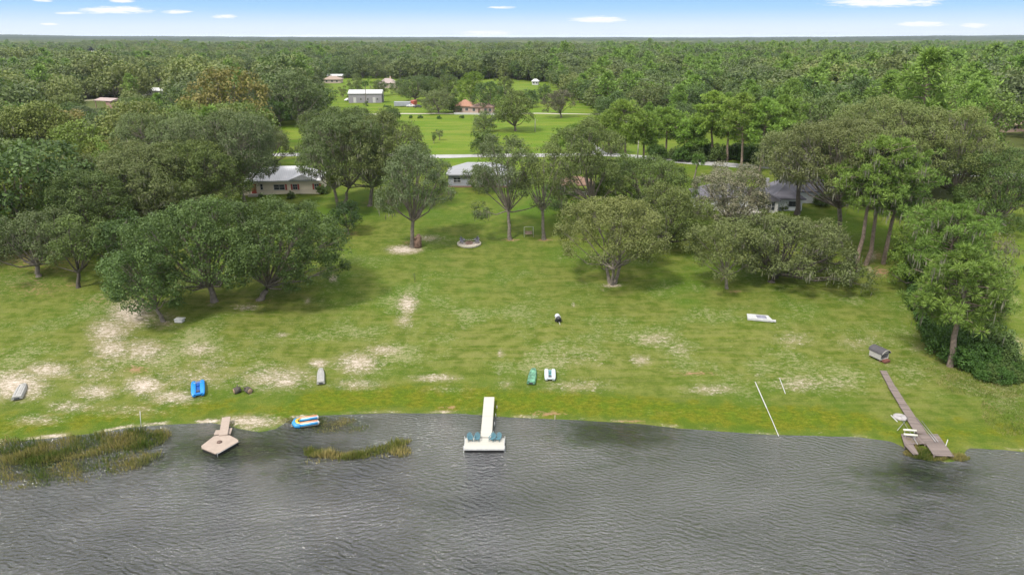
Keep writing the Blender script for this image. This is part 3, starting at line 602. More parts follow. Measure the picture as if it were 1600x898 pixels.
window(-1.6, 1.75, 2.6, 1.3, h1, mull=1); window(2.2, 1.75, 1.1, 1.3, h1); window(7.4, 1.75, 1.1, 1.3, h1); window(-9.4, 1.9, .6, 1.5, h1); window(-5.8, 1.9, .6, 1.4, h1, mull=0)
for xs in (.05, 1.4, 3.0, 6.6, 8.2): MB().box((xs, -.05, 1.75), (.42, .07, 1.45)).build('shutter', REDP, h1)
door(-7.7, 1.2, 2.3, h1, REDP, z0=.3); MB().box((-7.7, -.9, .1), (2.2, 1.8, .5)).build('step', CONC, h1)

SHING_G = striped('grey_shingles', (.25, .255, .27), (.25, .25, .27), 1, 3, .1, .85, .08); SIDE_G = striped('grey_siding', (.33, .35, .38), (.25, .27, .3), 2, 5, .08, .8, .05)
h2, P = house_at('grey_house', (738, 291), 'small grey house with pale grey hip roof between the two middle yard oaks')
walls(16, 9.5, 3, SIDE_G, h2, 1.8); hip_roof(16, 9.5, 3, 2.3, SHING_G, h2, 1.8); window(-3.9, 1.7, 1.9, 1.3, h2, mull=1); window(3.8, 1.7, 1.5, 1.2, h2); door(.6, 1, 2.1, h2, WHITE); window(7.5, 1.7, 1.2, 1.2, h2)
MB().box((1.8, -.8, .05), (16, 1.2, .3)).build('flower_bed', mat('mulch', (.12, .075, .05), .95), h2)
h5, P = house_at('pavilion', (900, 306), 'open timber pavilion with brown roof glimpsed through the middle oaks', R_(2), 'pavilion')
hip_roof(8, 6, 2.7, 1.5, striped('brown_shingles', (.2, .12, .085), (.13, .08, .06), 1, 3, .1, .9), h5)
for a in (-3.7, 3.7):
    for d in (.3, 5.7): MB().box((a, d, 1.2), (.25, .25, 3.0)).build('post', WHITE, h5)
rl = MB(); rl.box((0, .3, 1.0), (7.1, .08, .08))
for i in range(18): rl.box((-3.4 + .4 * i, .3, .5), (.06, .06, .98))
rl.build('railing', WHITE, h5)

SHING_D = striped('dark_shingles', (.105, .10, .12), (.07, .07, .08), 1, 3, .1, .85, .1); WS = striped('white_siding', (.70, .72, .75), (.48, .5, .54), 2, 5, .08, .8, .04)
h3, P = house_at('lake_house', (1205, 331), 'white lake house with dark shingle roofs and gabled sunroom behind the right oaks', R_(-3))
kx = mpp(P)
walls(6.6, 9, 2.9, WS, h3, 3.6, .8); hip_roof(6.6, 9, 2.9, 2.2, SHING_D, h3, 3.6, .8, gable=None)
walls(14, 8, 2.9, WS, h3, -9.2, 1.5); hip_roof(14, 8, 2.9, 2.3, SHING_D, h3, -9.2, 1.5)
walls(5, 7, 2.8, WHITE, h3, -1.4, -.8, gable=1.4); hip_roof(5, 7, 2.8, 1.5, SHING_D, h3, -1.4, -.8, gable='y', ov=.35)
walls(13, 8, 3.2, WS, h3, 10.5, 7.5); hip_roof(13, 8, 3.2, 3.0, SHING_D, h3, 10.5, 7.5)
window(4.8, 1.75, 1.7, 1.1, h3, y=.8, mull=1, frame=mat('dark_frame', (.05, .05, .055), .5)); window(-.4, 1.5, 1.6, 1.9, h3, y=-.8, mull=1); window(-2.6, 1.5, 1.6, 1.9, h3, y=-.8, mull=1); window(12.5, 1.8, 1.1, 1.2, h3, y=7.5)
for xx in (-14, -11, -8): window(xx, 1.7, 1.6, 1.3, h3, y=1.5)
MB().box((1.2, 9.2, 4.6), (.7, .7, 2.6)).build('chimney', WHITE, h3)
MB().box((-7, -1.2, .15), (9, 4, .35)).build('patio', CONC, h3)

sh, P = house_at('brown_shed', (250, 326), 'small red-brown timber shed with white roof edge among the left trees', 0, 'shed')
walls(4.2, 3.5, 2.4, striped('brown_boards', (.26, .12, .07), (.16, .08, .05), 0, 4, .08), sh); hip_roof(4.2, 3.5, 2.4, .9, mat('tan_roof', (.45, .3, .22), .8), sh, gable='x', ov=.25); door(.6, .95, 1.95, sh, mat('dark_door', (.14, .07, .05), .7), z0=.1)

bn_, P = house_at('metal_barn', (571, 161), 'long grey metal barn with white roof and two white doors in the meadow', R_(4), 'barn'); k = mpp(P); W = 51 * k
GM = striped('grey_metal_wall', (.23, .215, .24), (.17, .16, .18), 0, 1.2, .08, .6, .05); walls(W, 12, 5.2, GM, bn_, 0, 0, 1.6, 'x'); hip_roof(W, 12, 5.2, 1.7, METAL_W, bn_, gable='x', ov=.35)
door(-W * .315, 1.6, 3.0, bn_, WHITE); door(W * .27, 1.6, 3.0, bn_, WHITE); window(-W * .13, 2.2, 1.0, 1.3, bn_); window(W * .37, 2.2, 1.0, 1.3, bn_); window(W*.08, 2.2, 1.0, 1.3, bn_)
rd = MB(); rd.box((W / 2 + .05, 6, 2.1), (.08, 4, 4.2)); rd.build('roller_door', mat('dark_opening', (.05, .05, .055), .6), bn_)

th, P = house_at('terracotta_house', (742, 177), 'pink-walled house with terracotta tile roofs at the meadow edge', R_(-8)); k = mpp(P)
PK = mat('pink_stucco', (.58, .42, .36), .85, var=.06); TR = striped('terracotta_tiles', (.33, .17, .11), (.24, .12, .08), 0, 3, .15, .8, .15)
walls(9, 8, 3.2, PK, th, -6, 1.5); hip_roof(9, 8, 3.2, 2.8, TR, th, -6, 1.5); walls(11, 7, 3.0, PK, th, 3.5); hip_roof(11, 7, 3.0, 1.7, striped('brown_tiles', (.22, .14, .11), (.15, .1, .08), 0, 3, .15), th, 3.5)
for xx in (-7.5, -4.5): window(xx, 1.8, 1.4, 1.4, th, y=1.5)
for xx in (-.5, 5.5, 7.8): window(xx, 1.7, 1.3, 1.4, th)
door(2.2, 1.1, 2.2, th, mat('dark_door', (.14, .07, .05), .7)); MB().box((4, -8, .5), (26, .12, 1.1)).build('garden_wall', WHITE, th)

fh, P = house_at('tan_house', (605, 138), 'far small tan house with grey-brown hip roof and chimney beyond the barn', 0)
walls(13, 9, 3.6, mat('tan_wall', (.52, .42, .36), .85), fh); hip_roof(13, 9, 3.6, 3.2, mat('greybrown_roof', (.30, .24, .23), .9), fh); MB().box((2, 4.5, 6.6), (1.1, 1.1, 3)).build('chimney', mat('tan_wall2', (.55, .4, .33), .85), fh)
for xx in (-4.5, -1.5, 4): window(xx, 1.9, 1.5, 2, fh, mull=0)
gh, P = house_at('low_house', (519, 130.5), 'far low house with pale pink-tan roof beside the left meadow oak', 0)
walls(14, 9, 3.0, mat('tan_wall', (.52, .42, .36), .85), gh); hip_roof(14, 9, 3.0, 2.6, mat('palepink_roof', (.36, .27, .22), .9), gh)
for xx in (-4.5, 0, 4): window(xx, 1.8, 1.5, 1.3, gh, mull=0)
gh, P = house_at('long_shed', (523, 123.5), 'farthest long low shed with white roof behind the low pink-roofed house', 0, 'shed')
walls(13, 8, 2.6, mat('tan_wall', (.52, .42, .36), .85), gh); hip_roof(13, 8, 2.6, 1.3, METAL_W, gh, gable='x'); door(0, 2.4, 2.2, gh, WHITE)
cp, P = house_at('carport', (163, 170), 'open-fronted pole barn with pale pinkish roof in the left wood clearing', R_(-25), 'barn')
ww = MB(); ww.box((0, 8, 2), (13, .15, 4.2)); ww.box((6.4, 4, 2), (.15, 8, 4.2)); ww.box((2.2, .1, 2), (.3, .3, 4.2)); ww.box((-6.3, .1, 2), (.3, .3, 4.2)); ww.box((4.3, 0, 2), (4.1, .12, 4.2)); ww.build('wall', mat('rose_metal', (.42, .27, .23), .7), cp)
hip_roof(13, 8, 4.1, 1.1, mat('pink_roof', (.42, .32, .30), .7), cp, gable='x', ov=.5)
for (a, b2, W, lab, rf) in ((62, 173, 8, 'tan roofed shed half hidden at the left edge wood', (.5, .42, .34)), (240, 149, 11, 'white roofed house half hidden right of the pole barn', (.65, .64, .62)), (387, 122, 10, 'white roofed house far off above the left oaks', (.62, .60, .6)),
                            (1120, 158, 10, 'pale roofed house nearly buried in the wood above the tall pines', (.6, .52, .55)), (836, 133, 5, 'small white shed by dark trees beyond the meadow', (.68, .68, .68)), (143, 83, 26, 'distant white roofed building in the far left wood', (.7, .66, .58)), (1594, 206, 16, 'pink roofed house at the right edge of the wood', (.6, .42, .36))):
    e, P = house_at('small_house', (a, b2), lab, R_((a * 7) % 30 - 15)); walls(W, W * .6, 2.8, PK if a > 1500 else WHITE, e); hip_roof(W, W * .6, 2.8, 1.7, mat('roof_%d' % (len(MATS)), rf, .8), e); window(-W * .2, 1.7, 1.2, 1.2, e, mull=0); window(W * .25, 1.7, 1.2, 1.2, e, mull=0)

# ------------------------------------------------------------------ vehicles by the terracotta house
TYRE = mat('tyre_rubber', (.02, .02, .02), .8)
def car(pxy, rz, m, label, L=4.8, box=False):
    P = gpt(*pxy); e = empty('parked_trailer' if box else 'parked_car', P, rz, label, 'trailer' if box else 'car'); b = MB()
    if box: b.box((0, 0, 1.6), (L, 2.3, 2.4), bev=.15); b.box((L / 2 + .5, 0, .55), (1.1, .12, .12))
    else:
        sec = [(-L / 2, .45, .8), (-L / 2 + .1, .4, 1.0), (-L * .28, .38, 1.05), (-L * .14, .38, 1.6), (L * .16, .38, 1.62), (L * .3, .38, 1.08), (L / 2 - .15, .4, .98), (L / 2, .45, .7)]; V = []; F = []
        for x, z0, z1 in sec:
            t = .72 if z1 > 1.3 else .86; V += [(x, -.9, z0), (x, -.9, min(z1, 1.0)), (x, -.9 * t, z1), (x, .9 * t, z1), (x, .9, min(z1, 1.0)), (x, .9, z0)]
        for i in range(len(sec) - 1):
            for j in range(6): F.append((i * 6 + j, i * 6 + (j + 1) % 6, i * 6 + 6 + (j + 1) % 6, i * 6 + 6 + j))
        F += [(0, 5, 4, 3, 2, 1), tuple(len(V) - 6 + j for j in range(6))]; b.add(V, F)
    b.build('body', m, e)
    if not box:
        w = MB(); w.box((.1, 0, 1.32), (L * .28, 1.62, .36)); w.build('windows', GLASS, e)
    for x in ((-.6, .5) if box else (-L * .3, L * .3)):
        for s in (-1, 1):
            t = MB(); t.tube([(x, s * .78, .36), (x, s * 1.0, .36)], .36, 12); o = t.build('wheel', TYRE, e); t = MB(); t.tube([(x, s * 1.0, .36), (x, s * 1.01, .36)], .2, 8); t.build('rim', mat('rim_metal', (.5, .5, .5), .4, .5), o)
CARW = mat('white_car_paint', (.75, .75, .76), .3, var=.02); CARK = mat('dark_car_paint', (.03, .03, .04), .3, var=.02)
car((642, 167.5), R_(5), CARW, 'white parked car beside the red trailer'); car((653, 168.5), R_(-5), CARK, 'black parked car right of the red trailer', 4.6); car((646.5, 165), R_(80), mat('red_trailer_paint', (.33, .07, .05), .5), 'red box trailer parked under the meadow oaks', 6, True)
car((629, 167), R_(3), mat('grey_trailer_paint', (.36, .38, .42), .5), 'grey box trailer left of the white car', 9, True); car((543.5, 158), R_(70), CARW, 'white parked car at the left end of the grey barn', 5)

# ------------------------------------------------------------------ docks
def q2(px, py, z): x, y = on_plane(px, py, z); return Vector((x, y, z))
DOCKW = striped('pale_dock_boards', (.54, .52, .46), (.38, .36, .32), 1, 6.5, .09, .75, .05); PLW = mat('grey_white_plastic', (.58, .58, .57), .5)
STEEL = mat('galvanised_steel', (.42, .42, .42), .45, .6)
c0 = q2(756, 692, .55); e = empty('floating_dock', (c0.x, c0.y, 0), R_(0), 'white T-shaped dock with long walkway standing in the lake', 'dock')
a = q2(727, 700.5, .55); b_ = q2(787, 684, .55); hw = (q2(787, 700, .55).x - q2(726, 700, .55).x) / 2; y0, y1 = a.y - c0.y, b_.y - c0.y
cxp = (q2(756.5, 700, .55).x - c0.x)
p = MB(); p.box((cxp, (y0 + y1) / 2, .5), (2 * hw, y1 - y0, .12)); p.build('platform', DOCKW, e)
p = MB(); p.box((cxp, y0 - .045, .46), (2 * hw + .1, .08, .17)); p.box((cxp - hw - .045, (y0 + y1) / 2, .40), (.08, y1 - y0, .26)); p.box((cxp + hw + .045, (y0 + y1) / 2, .40), (.08, y1 - y0, .26)); p.build('rim_board', PLW, e)
fl = MB(); fl.box((cxp, (y0 + y1) / 2, .12), (2 * hw - .1, y1 - y0 - .06, .5)); fl.build('float', mat('black_float', (.012, .012, .012), .6), e)
w0, w1 = q2(759.5, 683.5, .56), q2(764.5, 620.5, .9)
for i in range(2):
    A_ = w0.lerp(w1, i * .5) - Vector((c0.x, c0.y, 0)); B2 = w0.lerp(w1, i * .5 + .497) - Vector((c0.x, c0.y, 0)); d = (B2 - A_); L = d.length; rot = d.to_track_quat('Y', 'Z').to_matrix().to_4x4(); p = MB(); p.box((0, L / 2, 0), (1.2, L, .12)); p.box((-.63, L / 2, -.06), (.05, L, .2)); p.box((.63, L / 2, -.06), (.05, L, .2))
    o = p.build('walkway', DOCKW, e); o.matrix_local = Matrix.Translation(A_ + Vector((0, 0, .02))) @ rot
for x in (cxp - hw - .12, cxp + hw + .12):
    for y in (y0 + .1, y1 - .1): MB().tube([(x, y, -1.2), (x, y, .85)], .05, 8).build('post', STEEL, e)
for y in (y1 + 1.5, y1 + 3.5, y1 + 5.5, y1 + 7.5):
    for s in (-1, 1): MB().tube([(s * .72 + (w0.x - c0.x) + .05 * (y - y1), y, -1), (s * .72 + (w0.x - c0.x) + .05 * (y - y1), y, .55)], .04, 6).build('post', STEEL, e)
TEAL = mat('teal_plastic', (.055, .15, .19), .5, var=.1)
def adirondack(P, rz, label):
    e = empty('adirondack_chair', P, rz, label, 'chair', 'teal chairs on the T-shaped dock'); e.scale = (.86, .86, .86); p = MB()
    for i in range(5): p.box((0, -.34 + .13 * i, .36 - .035 * i), (.54, .11, .025), Matrix.Identity(4))
    p.build('seat', TEAL, e)
    for i in range(5):
        x = (i - 2) * .115; hgt = .82 - .05 * abs(i - 2) ** 1.6; s = MB(); M = Matrix.Translation((x, .22, .2)) @ Matrix.Rotation(R_(-24), 4, 'X') @ Matrix.Rotation(R_((i - 2) * 2.5), 4, 'Y'); s.box((0, 0, hgt / 2), (.1, .022, hgt), M); s.build('back_slat', TEAL, e)
    s = MB(); s.box((0, .43, .62), (.56, .03, .07)); s.build('back_rail', TEAL, e)
    for s_ in (-1, 1):
        a_ = MB(); a_.box((s_ * .34, -.05, .56), (.13, .74, .025), bev=.01); a_.build('armrest', TEAL, e)
        l = MB(); l.box((s_ * .29, -.36, .275), (.04, .09, .55)); l.build('leg', TEAL, e); l = MB(); M = Matrix.Translation((s_ * .29, .0, .18)) @ Matrix.Rotation(R_(-14), 4, 'X'); l.box((0, .12, 0), (.035, .95, .1), M); l.build('leg', TEAL, e)
for px, lab, rz in ((734.5, 'teal adirondack chair leftmost of the four on the white dock', 12), (745.5, 'teal adirondack chair just left of the white dock walkway', -6), (769, 'teal adirondack chair just right of the white dock walkway', -22), (778.5, 'teal adirondack chair rightmost of the four on the white dock', -18)):
    P = q2(px, 687.5, .565); adirondack(P, R_(rz), lab)

TAN = mat('tan_dock_deck', (.40, .32, .265), .8, var=.08, vscale=1.5)
c0 = q2(344, 693, .5); e = empty('swim_dock', (c0.x, c0.y, 0), 0, 'tan octagonal floating dock with narrow gangway below the sand spit', 'dock')
def loc(px, py, z, c=None): v = q2(px, py, z); c = c or c0; return (v.x - c.x, v.y - c.y)
poly = [loc(*q, .5) for q in ((314.5, 696), (334, 681), (343, 679.5), (359, 679.5), (371, 686), (372.5, 689.5), (343, 706), (336, 708), (315, 699.5))]
MB().prism(poly, .38, .5).build('deck', TAN, e); MB().prism([(x * .97, y * .95) for x, y in poly], .02, .377).build('float', mat('black_float', (.012, .012, .012), .6), e)
w0 = Vector(loc(349, 680, .51) + (.55,)); w1 = Vector(loc(353.5, 651, .8) + (.75,)); d = w1 - w0; p = MB(); p.box((0, d.length / 2, 0), (.95, d.length, .1)); o = p.build('gangway', TAN, e); o.matrix_local = Matrix.Translation(w0) @ d.to_track_quat('Y', 'Z').to_matrix().to_4x4()
for a in (((334, 678.5), (343.5, 678), (344.5, 671), (337, 671.5)), ((352.5, 678), (360, 677), (363, 668), (356, 668.5))): MB().prism([loc(*q, .42) for q in a], .3, .42).build('side_board', TAN, e)
x, y = loc(343, 690.5, .5); MB().tube([(x, y, .45), (x, y, .62), (x, y, .66)], [.32, .26, .1], 12).build('post_socket', mat('dark_brown', (.1, .06, .045), .6), e)
rl = MB(); a, b2 = Vector(loc(340, 707, .45) + (.45,)), Vector(loc(374, 688, .45) + (.45,)); off = Vector((.12, -.16, 0)); rl.tube([a + off, b2 + off], .035, 6); rl.tube([a + off + Vector((-.05, -.1, .1)), a + off + Vector((-.05, -.1, -.7))], .04, 6); rl.build('bumper_rail', STEEL, e)

WOODG = striped('weathered_boards', (.17, .135, .12), (.06, .045, .04), 1, 4.2, .12, .9, .25); WOODX = striped('weathered_boards_across', (.16, .125, .112), (.06, .045, .04), 0, 4.2, .12, .9, .25)
c0 = gpt(1437, 692); e = empty('old_boardwalk', (c0.x, c0.y, 0), 0, 'old weathered brown boardwalk and platform running down to the lake', 'dock')
pts = [(1379.5, 581), (1393, 606), (1411, 635), (1425, 657), (1438.5, 680)]; wd = [.75, .95, 1.0, 1.15, 1.5]
W3 = []
for (a, b2) in pts: g0 = gpt(a, b2); W3.append(Vector((g0.x - c0.x, g0.y - c0.y, g0.z + .22)))
W3[-1].z = .5
for i in range(len(pts) - 1):
    A_, B2 = W3[i], W3[i + 1]; d = B2 - A_; p = MB(); p.box((0, d.length / 2, 0), ((wd[i] + wd[i + 1]) / 2, d.length * .99, .09)); p.box((-.3, d.length / 2, -.12), (.08, d.length * .98, .15)); p.box((.3, d.length / 2, -.12), (.08, d.length * .98, .15)); o = p.build('walkway', WOODG, e); o.matrix_local = Matrix.Translation(A_) @ d.to_track_quat('Y', 'Z').to_matrix().to_4x4()
def L2(px, py, z=.5): return loc(px, py, z, c0)
MB().prism([L2(1435, 678), L2(1465, 677.5), L2(1491, 712.5), L2(1459, 710.5), L2(1446, 692)], .41, .5).build('platform', WOODG, e)
MB().prism([L2(1408, 677), L2(1434.5, 678), L2(1446.3, 692.2), L2(1413, 694)], .40, .49).build('platform', WOODX, e)
MB().prism([L2(1413, 694.3), L2(1427, 693.8), L2(1435.5, 708.5), L2(1427, 709)], .40, .48).build('platform', WOODX, e)
for a, b2 in ((1411, 678), (1415, 694), (1429, 708), (1460, 710), (1489, 711), (1446, 692), (1464, 679), (1436, 680)):
    x, y = L2(a, b2); MB().tube([(x, y, -1.0), (x, y, .52)], .09, 7).build('piling', mat('piling_wood', (.12, .095, .08), .9), e)
x, y = L2(1476.5, 696); MB().tube([(x, y, -.6), (x + .15, y, 1.3)], .05, 6).build('pole', WHITE, e)
lift = empty('boat_rails', (c0.x, c0.y, 0), 0, 'pale metal boat rails with two white bunks laid across the old boardwalk', 'boat rails')
def G3(px, py, up=.0, z=.5): v = q2(px, py, z + up); return Vector((v.x - c0.x, v.y - c0.y, z + up))
for a, b2 in (((1432, 652), (1462, 690)), ((1440, 657), (1466, 690)), ((1410, 656), (1434, 694)), ((1402, 672), (1419, 652))): MB().tube([G3(*a, .2), G3(*b2, .12)], .035, 6).build('rail', STEEL, lift)
for a, b2 in (((1411.5, 671), (1432, 672.5)), ((1412, 678), (1433.5, 680))): MB().tube([G3(*a, .35), G3(*b2, .35)], .13, 8).build('bunk', mat('cream_tube', (.72, .70, .58), .5), lift)
for a in ((1414, 672), (1429, 673.5), (1415, 679), (1430, 681)): p_ = G3(*a, .3); MB().tube([p_, p_ - Vector((0, 0, .75))], .04, 6).build('support', STEEL, lift)
P = gpt(1407, 652); e = empty('stone_slab', P, 0, 'round grey concrete disc lying left of the old boardwalk', 'slab')
m_ = MB(); V = []; 
m_.tube([(0, 0, -.05), (0, 0, .12), (0, 0, .2)], [.82, .85, .7], 14); m_.build('disc', mat('grey_slab', (.30, .28, .28), .9, var=.2), e); MB().tube([(0, 0, .2), (0, 0, .27)], [.16, .12], 8).build('boss', mat('grey_slab', (.3, .28, .28)), e)

def pipe(a, b2, r, label, name='white_pipe', up=.06, m=WHITE):
    A_, B2 = gpt(*a), gpt(*b2); n = 12; e = MB(); pts = []
    for i in range(n):
        p = A_.lerp(B2, i / (n - 1)); pts.append((p.x - A_.x, p.y - A_.y, max(float(terr(p.x, p.y)), 0) + up - A_.z))
    o = e.tube(pts, r, 6).build(name, m); o.location = A_; return tag(o, label, 'pipe')
pipe((1180, 597), (1198, 638), .07, 'long straight white pipe lying on the grass near the right shore'); pipe((1198, 638), (1216.5, 681), .05, 'thin pale pipe running on from the long white pipe to the water'); pipe((1218, 591), (1227, 615), .05, 'short thin white pipe on the grass right of the long one')
pipe((1392, 649), (1402, 659), .06, 'short white pipe beside the round concrete disc')
P = gpt(220, 668); o = MB().tube([(0, 0, -.3), (.25, .1, 2.2)], .045, 6).build('depth_pole', WHITE); o.location = P; tag(o, 'thin white pole standing at the left shoreline by the reeds', 'pole')
P = gpt(867, 655); o = MB().tube([(0, 0, -.3), (0, 0, .6)], .04, 6).build('marker_stake', mat('wood_stake', (.5, .42, .3), .8)); o.location = P; tag(o, 'short pale stake at the water edge below the small boats', 'stake')

# ------------------------------------------------------------------ boats on the grass
def jon(P, rz, L, W, m, label, trim=None, motor=True):
    """overturned flat-bottomed boat, transom towards -y"""
    e = empty('rowing_boat', P, rz, label, 'boat'); V = []; F = []; n = 12
    for i in range(n):
        t = i / (n - 1); y = -L / 2 + L * t; w = W / 2 * (1 if t < .55 else 1 - .45 * ((t - .55) / .45) ** 1.8); h = .46 * (1 - .25 * max(0, (t - .6) / .4) ** 2)
        for x, z in ((-w, .08), (-w * 1.0, .16), (-w * .86, h * .86), (-w * .78, h), (-w * .25, h + .015), (0, h + .05), (w * .25, h + .015), (w * .78, h), (w * .86, h * .86), (w, .16), (w, .08)): V.append((x, y, z))
    for i in range(n - 1):
        for j in range(10): F.append((i * 11 + j, i * 11 + 11 + j, i * 11 + 12 + j, i * 11 + 1 + j))
    F.append(tuple((n - 1) * 11 + j for j in range(11))); mb_ = MB(); mb_.add(V, F, False); mb_.build('hull', m, e)
    mb_ = MB(); mb_.add([V[j] for j in range(11)] + [(v[0], v[1] + .06, v[2]) for v in V[:11]], [tuple(range(11)), tuple(range(21, 10, -1))] + [(j, j + 1, j + 12, j + 11) for j in range(10)]); mb_.build('transom', trim or m, e)
    for s in (-1, 1): MB().box((s * W * .22, -.1, .52 - .03), (.05, L * .75, .05)).build('strake', m, e)
    if motor: mb_ = MB(); mb_.box((0, -L / 2 - .02, .22), (W * .45, .04, .2)); mb_.build('motor_pad', mat('dark_opening', (.05, .05, .055), .6), e)
    for s in (-1, 1): MB().box((s * W * .3, -L * .3, .04), (.3, .2, .1)).build('block', CONC, e)
    return e
def ends(a, b2, hgt=.4, y0w=0.):
    A_, B2 = gpt(*a), gpt(*b2); d = B2 - A_; d.z = 0; L = d.length - hgt * 1.5; dn = d.normalized(); M0 = A_ + dn * (L / 2 + .05); M0.z = max(float(terr(M0.x, M0.y)), 0); return M0, math.atan2(dn.y, dn.x) - math.pi / 2, L
GW = mat('weathered_white_hull', (.40, .39, .37), .6, var=.12, vscale=1.5)
P, rz_, L_ = ends((27, 626), (38.5, 598)); jon(P, rz_, L_, 1.25, GW, 'pale grey overturned rowing boat on sand at far left'); P, rz_, L_ = ends((501.5, 602), (501.5, 574)); jon(P, rz_, L_, 1.05, GW, 'off-white overturned rowing boat above the colourful float', motor=True)
gg = mat('mottled_green_hull', (.10, .24, .15), .6, var=.55, vscale=1.6); P, rz_, L_ = ends((829.5, 602), (834.5, 574)); jon(P, rz_, L_, 1.15, gg, 'mottled green overturned rowing boat beside the white pedal boat')
def pedal(P, rz, m, m2, label, L=2.5, W=1.75, front_rail=False):
    e = empty('pedal_boat', P, rz, label, 'pedal boat')
    for s in (-1, 1):
        V = []; F = []; n = 10; cx = s * W * .33
        for i in range(n):
            t = i / (n - 1); y = -L / 2 + L * t; w = W * .19 * (1 - .35 * (abs(t - .5) * 2) ** 5); h = .52 + .1 * math.sin(t * 3.14) - .12 * (abs(t - .5) * 2) ** 4
            for x, z in ((-w * .8, .05), (-w, .25), (-w, h - .08), (-w * .75, h), (w * .75, h), (w, h - .08), (w, .25), (w * .8, .05)): V.append((cx + x, y, z))
        for i in range(n - 1):
            for j in range(8): F.append((i * 8 + j, i * 8 + 8 + j, i * 8 + 8 + (j + 1) % 8, i * 8 + (j + 1) % 8))
        F += [tuple(range(8)), tuple((n - 1) * 8 + 7 - j for j in range(8))]; mb_ = MB(); mb_.add(V, F, True); mb_.build('hull', m, e)
    MB().box((0, 0, .3), (W * .3, L * .86, .14)).build('deck', m2, e)
    mb_ = MB(); mb_.box((0, -L * .3, .42), (W * .26, .42, .16), bev=.04); mb_.build('seat', mat('dark_opening', (.05, .05, .055), .6), e)
    mb_ = MB(); mb_.box((0, L * .12, .45), (W * .2, .5, .22), bev=.05); mb_.build('pedal_housing', m2, e)
    mb_ = MB(); mb_.tube([(-W * .3, L * .22, .62), (W * .3, L * .22, .62)], .025, 6); mb_.build('cross_bar', WHITE, e)
    mb_ = MB(); mb_.box((0, -L / 2 + .06, .36), (W * .7, .12, .3), bev=.04); mb_.build('stern', m, e)
P, rz_, L_ = ends((310.5, 620), (309.5, 593.5), .5); pedal(P, rz_, mat('bright_blue_plastic', (.02, .27, .75), .4, var=.08), mat('deep_blue_plastic', (.01, .1, .42), .4), 'bright blue pedal boat on sandy grass near the left shore', L_ * 1.12, 1.6)
P, rz_, L_ = ends((859.5, 596), (859, 575), .5); pedal(P, rz_, mat('white_plastic', (.66, .72, .76), .4, var=.05), mat('teal_dark_plastic', (.07, .19, .2), .5), 'white and teal pedal boat beside the green rowing boat', L_, 1.45)

# white towable smoker
P = gpt(872.5, 503); e = empty('barrel_smoker', P, R_(8), 'small black barrel smoker with white cover alone on the mid lawn', 'smoker'); e.scale = (.82, .82, .82); MB().tube([(0, -.5, .75), (0, .9, .75)], .42, 14).build('barrel', mat('black_iron', (.015, .015, .018), .5), e)
m_ = MB(); V = []; F = []
for i in range(9):
    a = math.pi * i / 8
    for y in (.2, 1.25): V.append((.5 * math.cos(a), y, .78 + .5 * math.sin(a)))
for i in range(8): F.append((2 * i, 2 * i + 1, 2 * i + 3, 2 * i + 2))
F += [tuple(range(0, 18, 2)), tuple(range(17, 0, -2))]; m_.add(V, F); m_.build('cover', mat('white_cover', (.62, .62, .68), .6), e)
MB().tube([(0, -.5, .3), (0, -1.6, .12)], .05, 6).build('tow_bar', WHITE, e)
for s in (-1, 1): MB().tube([(s * .48, .3, .25), (s * .6, .3, .25)], .25, 12).build('wheel', TYRE, e)
MB().box((0, .2, .3), (.95, 1.3, .06)).build('frame', mat('black_iron', (.015, .015, .018), .5), e)

P = gpt(281, 503); e = empty('utility_box', P, R_(-3), 'small low white box with lid on the grass below the left dark oaks', 'box'); MB().box((0, 0, .3), (1.25, .9, .5), bev=.05).build('body', WHITE, e); MB().box((.03, 0, .585), (1.38, 1.0, .08), bev=.02).build('lid', PLW, e); MB().tube([(.66, .3, .5), (.85, .36, .62)], .05, 6).build('spout', WHITE, e)
P = gpt(1187, 498); e = empty('storage_panel', P, R_(-14), 'low white panel box with grey ridged top under the right mossy oak', 'box'); k = mpp(P)
MB().prism([(-1.9, -.9), (1.9, -.9), (1.3, 1.1), (-1.9, 1.1)], 0, .3).build('base', PLW, e)
m_ = MB(); m_.add([(-.4, -.5, .302), (1.1, -.5, .302), (.9, .8, .302), (-.6, .8, .302), (.25, .1, .62)], [(0, 1, 4), (1, 2, 4), (2, 3, 4), (3, 0, 4), (0, 3, 2, 1)]); m_.build('ridged_lid', mat('grey_lid', (.17, .17, .21), .6), e); MB().box((1.9, -.6, .12), (.9, .5, .2)).build('tray', PLW, e)

# barrel roofed hut by the boardwalk
P = gpt(1372, 560); e = empty('barrel_hut', P, R_(24), 'tiny pale hut with dark curved roof at the top of the old boardwalk', 'hut'); n = 12; m_ = MB(); V = []; F = []
for i in range(n + 1):
    a = math.pi * i / n
    for y in (-1.1, 1.15): V += [(.86 * math.cos(a), y, 1.15 + .62 * math.sin(a)), (.78 * math.cos(a), y, 1.13 + .54 * math.sin(a))]
for i in range(n):
    b0 = 4 * i; F += [(b0, b0 + 2, b0 + 6, b0 + 4), (b0 + 1, b0 + 5, b0 + 7, b0 + 3), (b0, b0 + 4, b0 + 5, b0 + 1), (b0 + 2, b0 + 3, b0 + 7, b0 + 6)]
m_.add(V, F); m_.build('roof', mat('dark_roofing', (.06, .055, .06), .8), e)
SDW = mat('pale_plank_wall', (.44, .42, .40), .85, var=.12); m_ = MB(); m_.box((-.76, 0, .78), (.06, 1.9, .86)); m_.box((.76, 0, .78), (.06, 1.9, .86)); m_.box((0, .95, .78), (1.46, .06, .86)); m_.box((0, 0, .32), (1.5, 1.9, .07)); m_.build('wall', SDW, e)
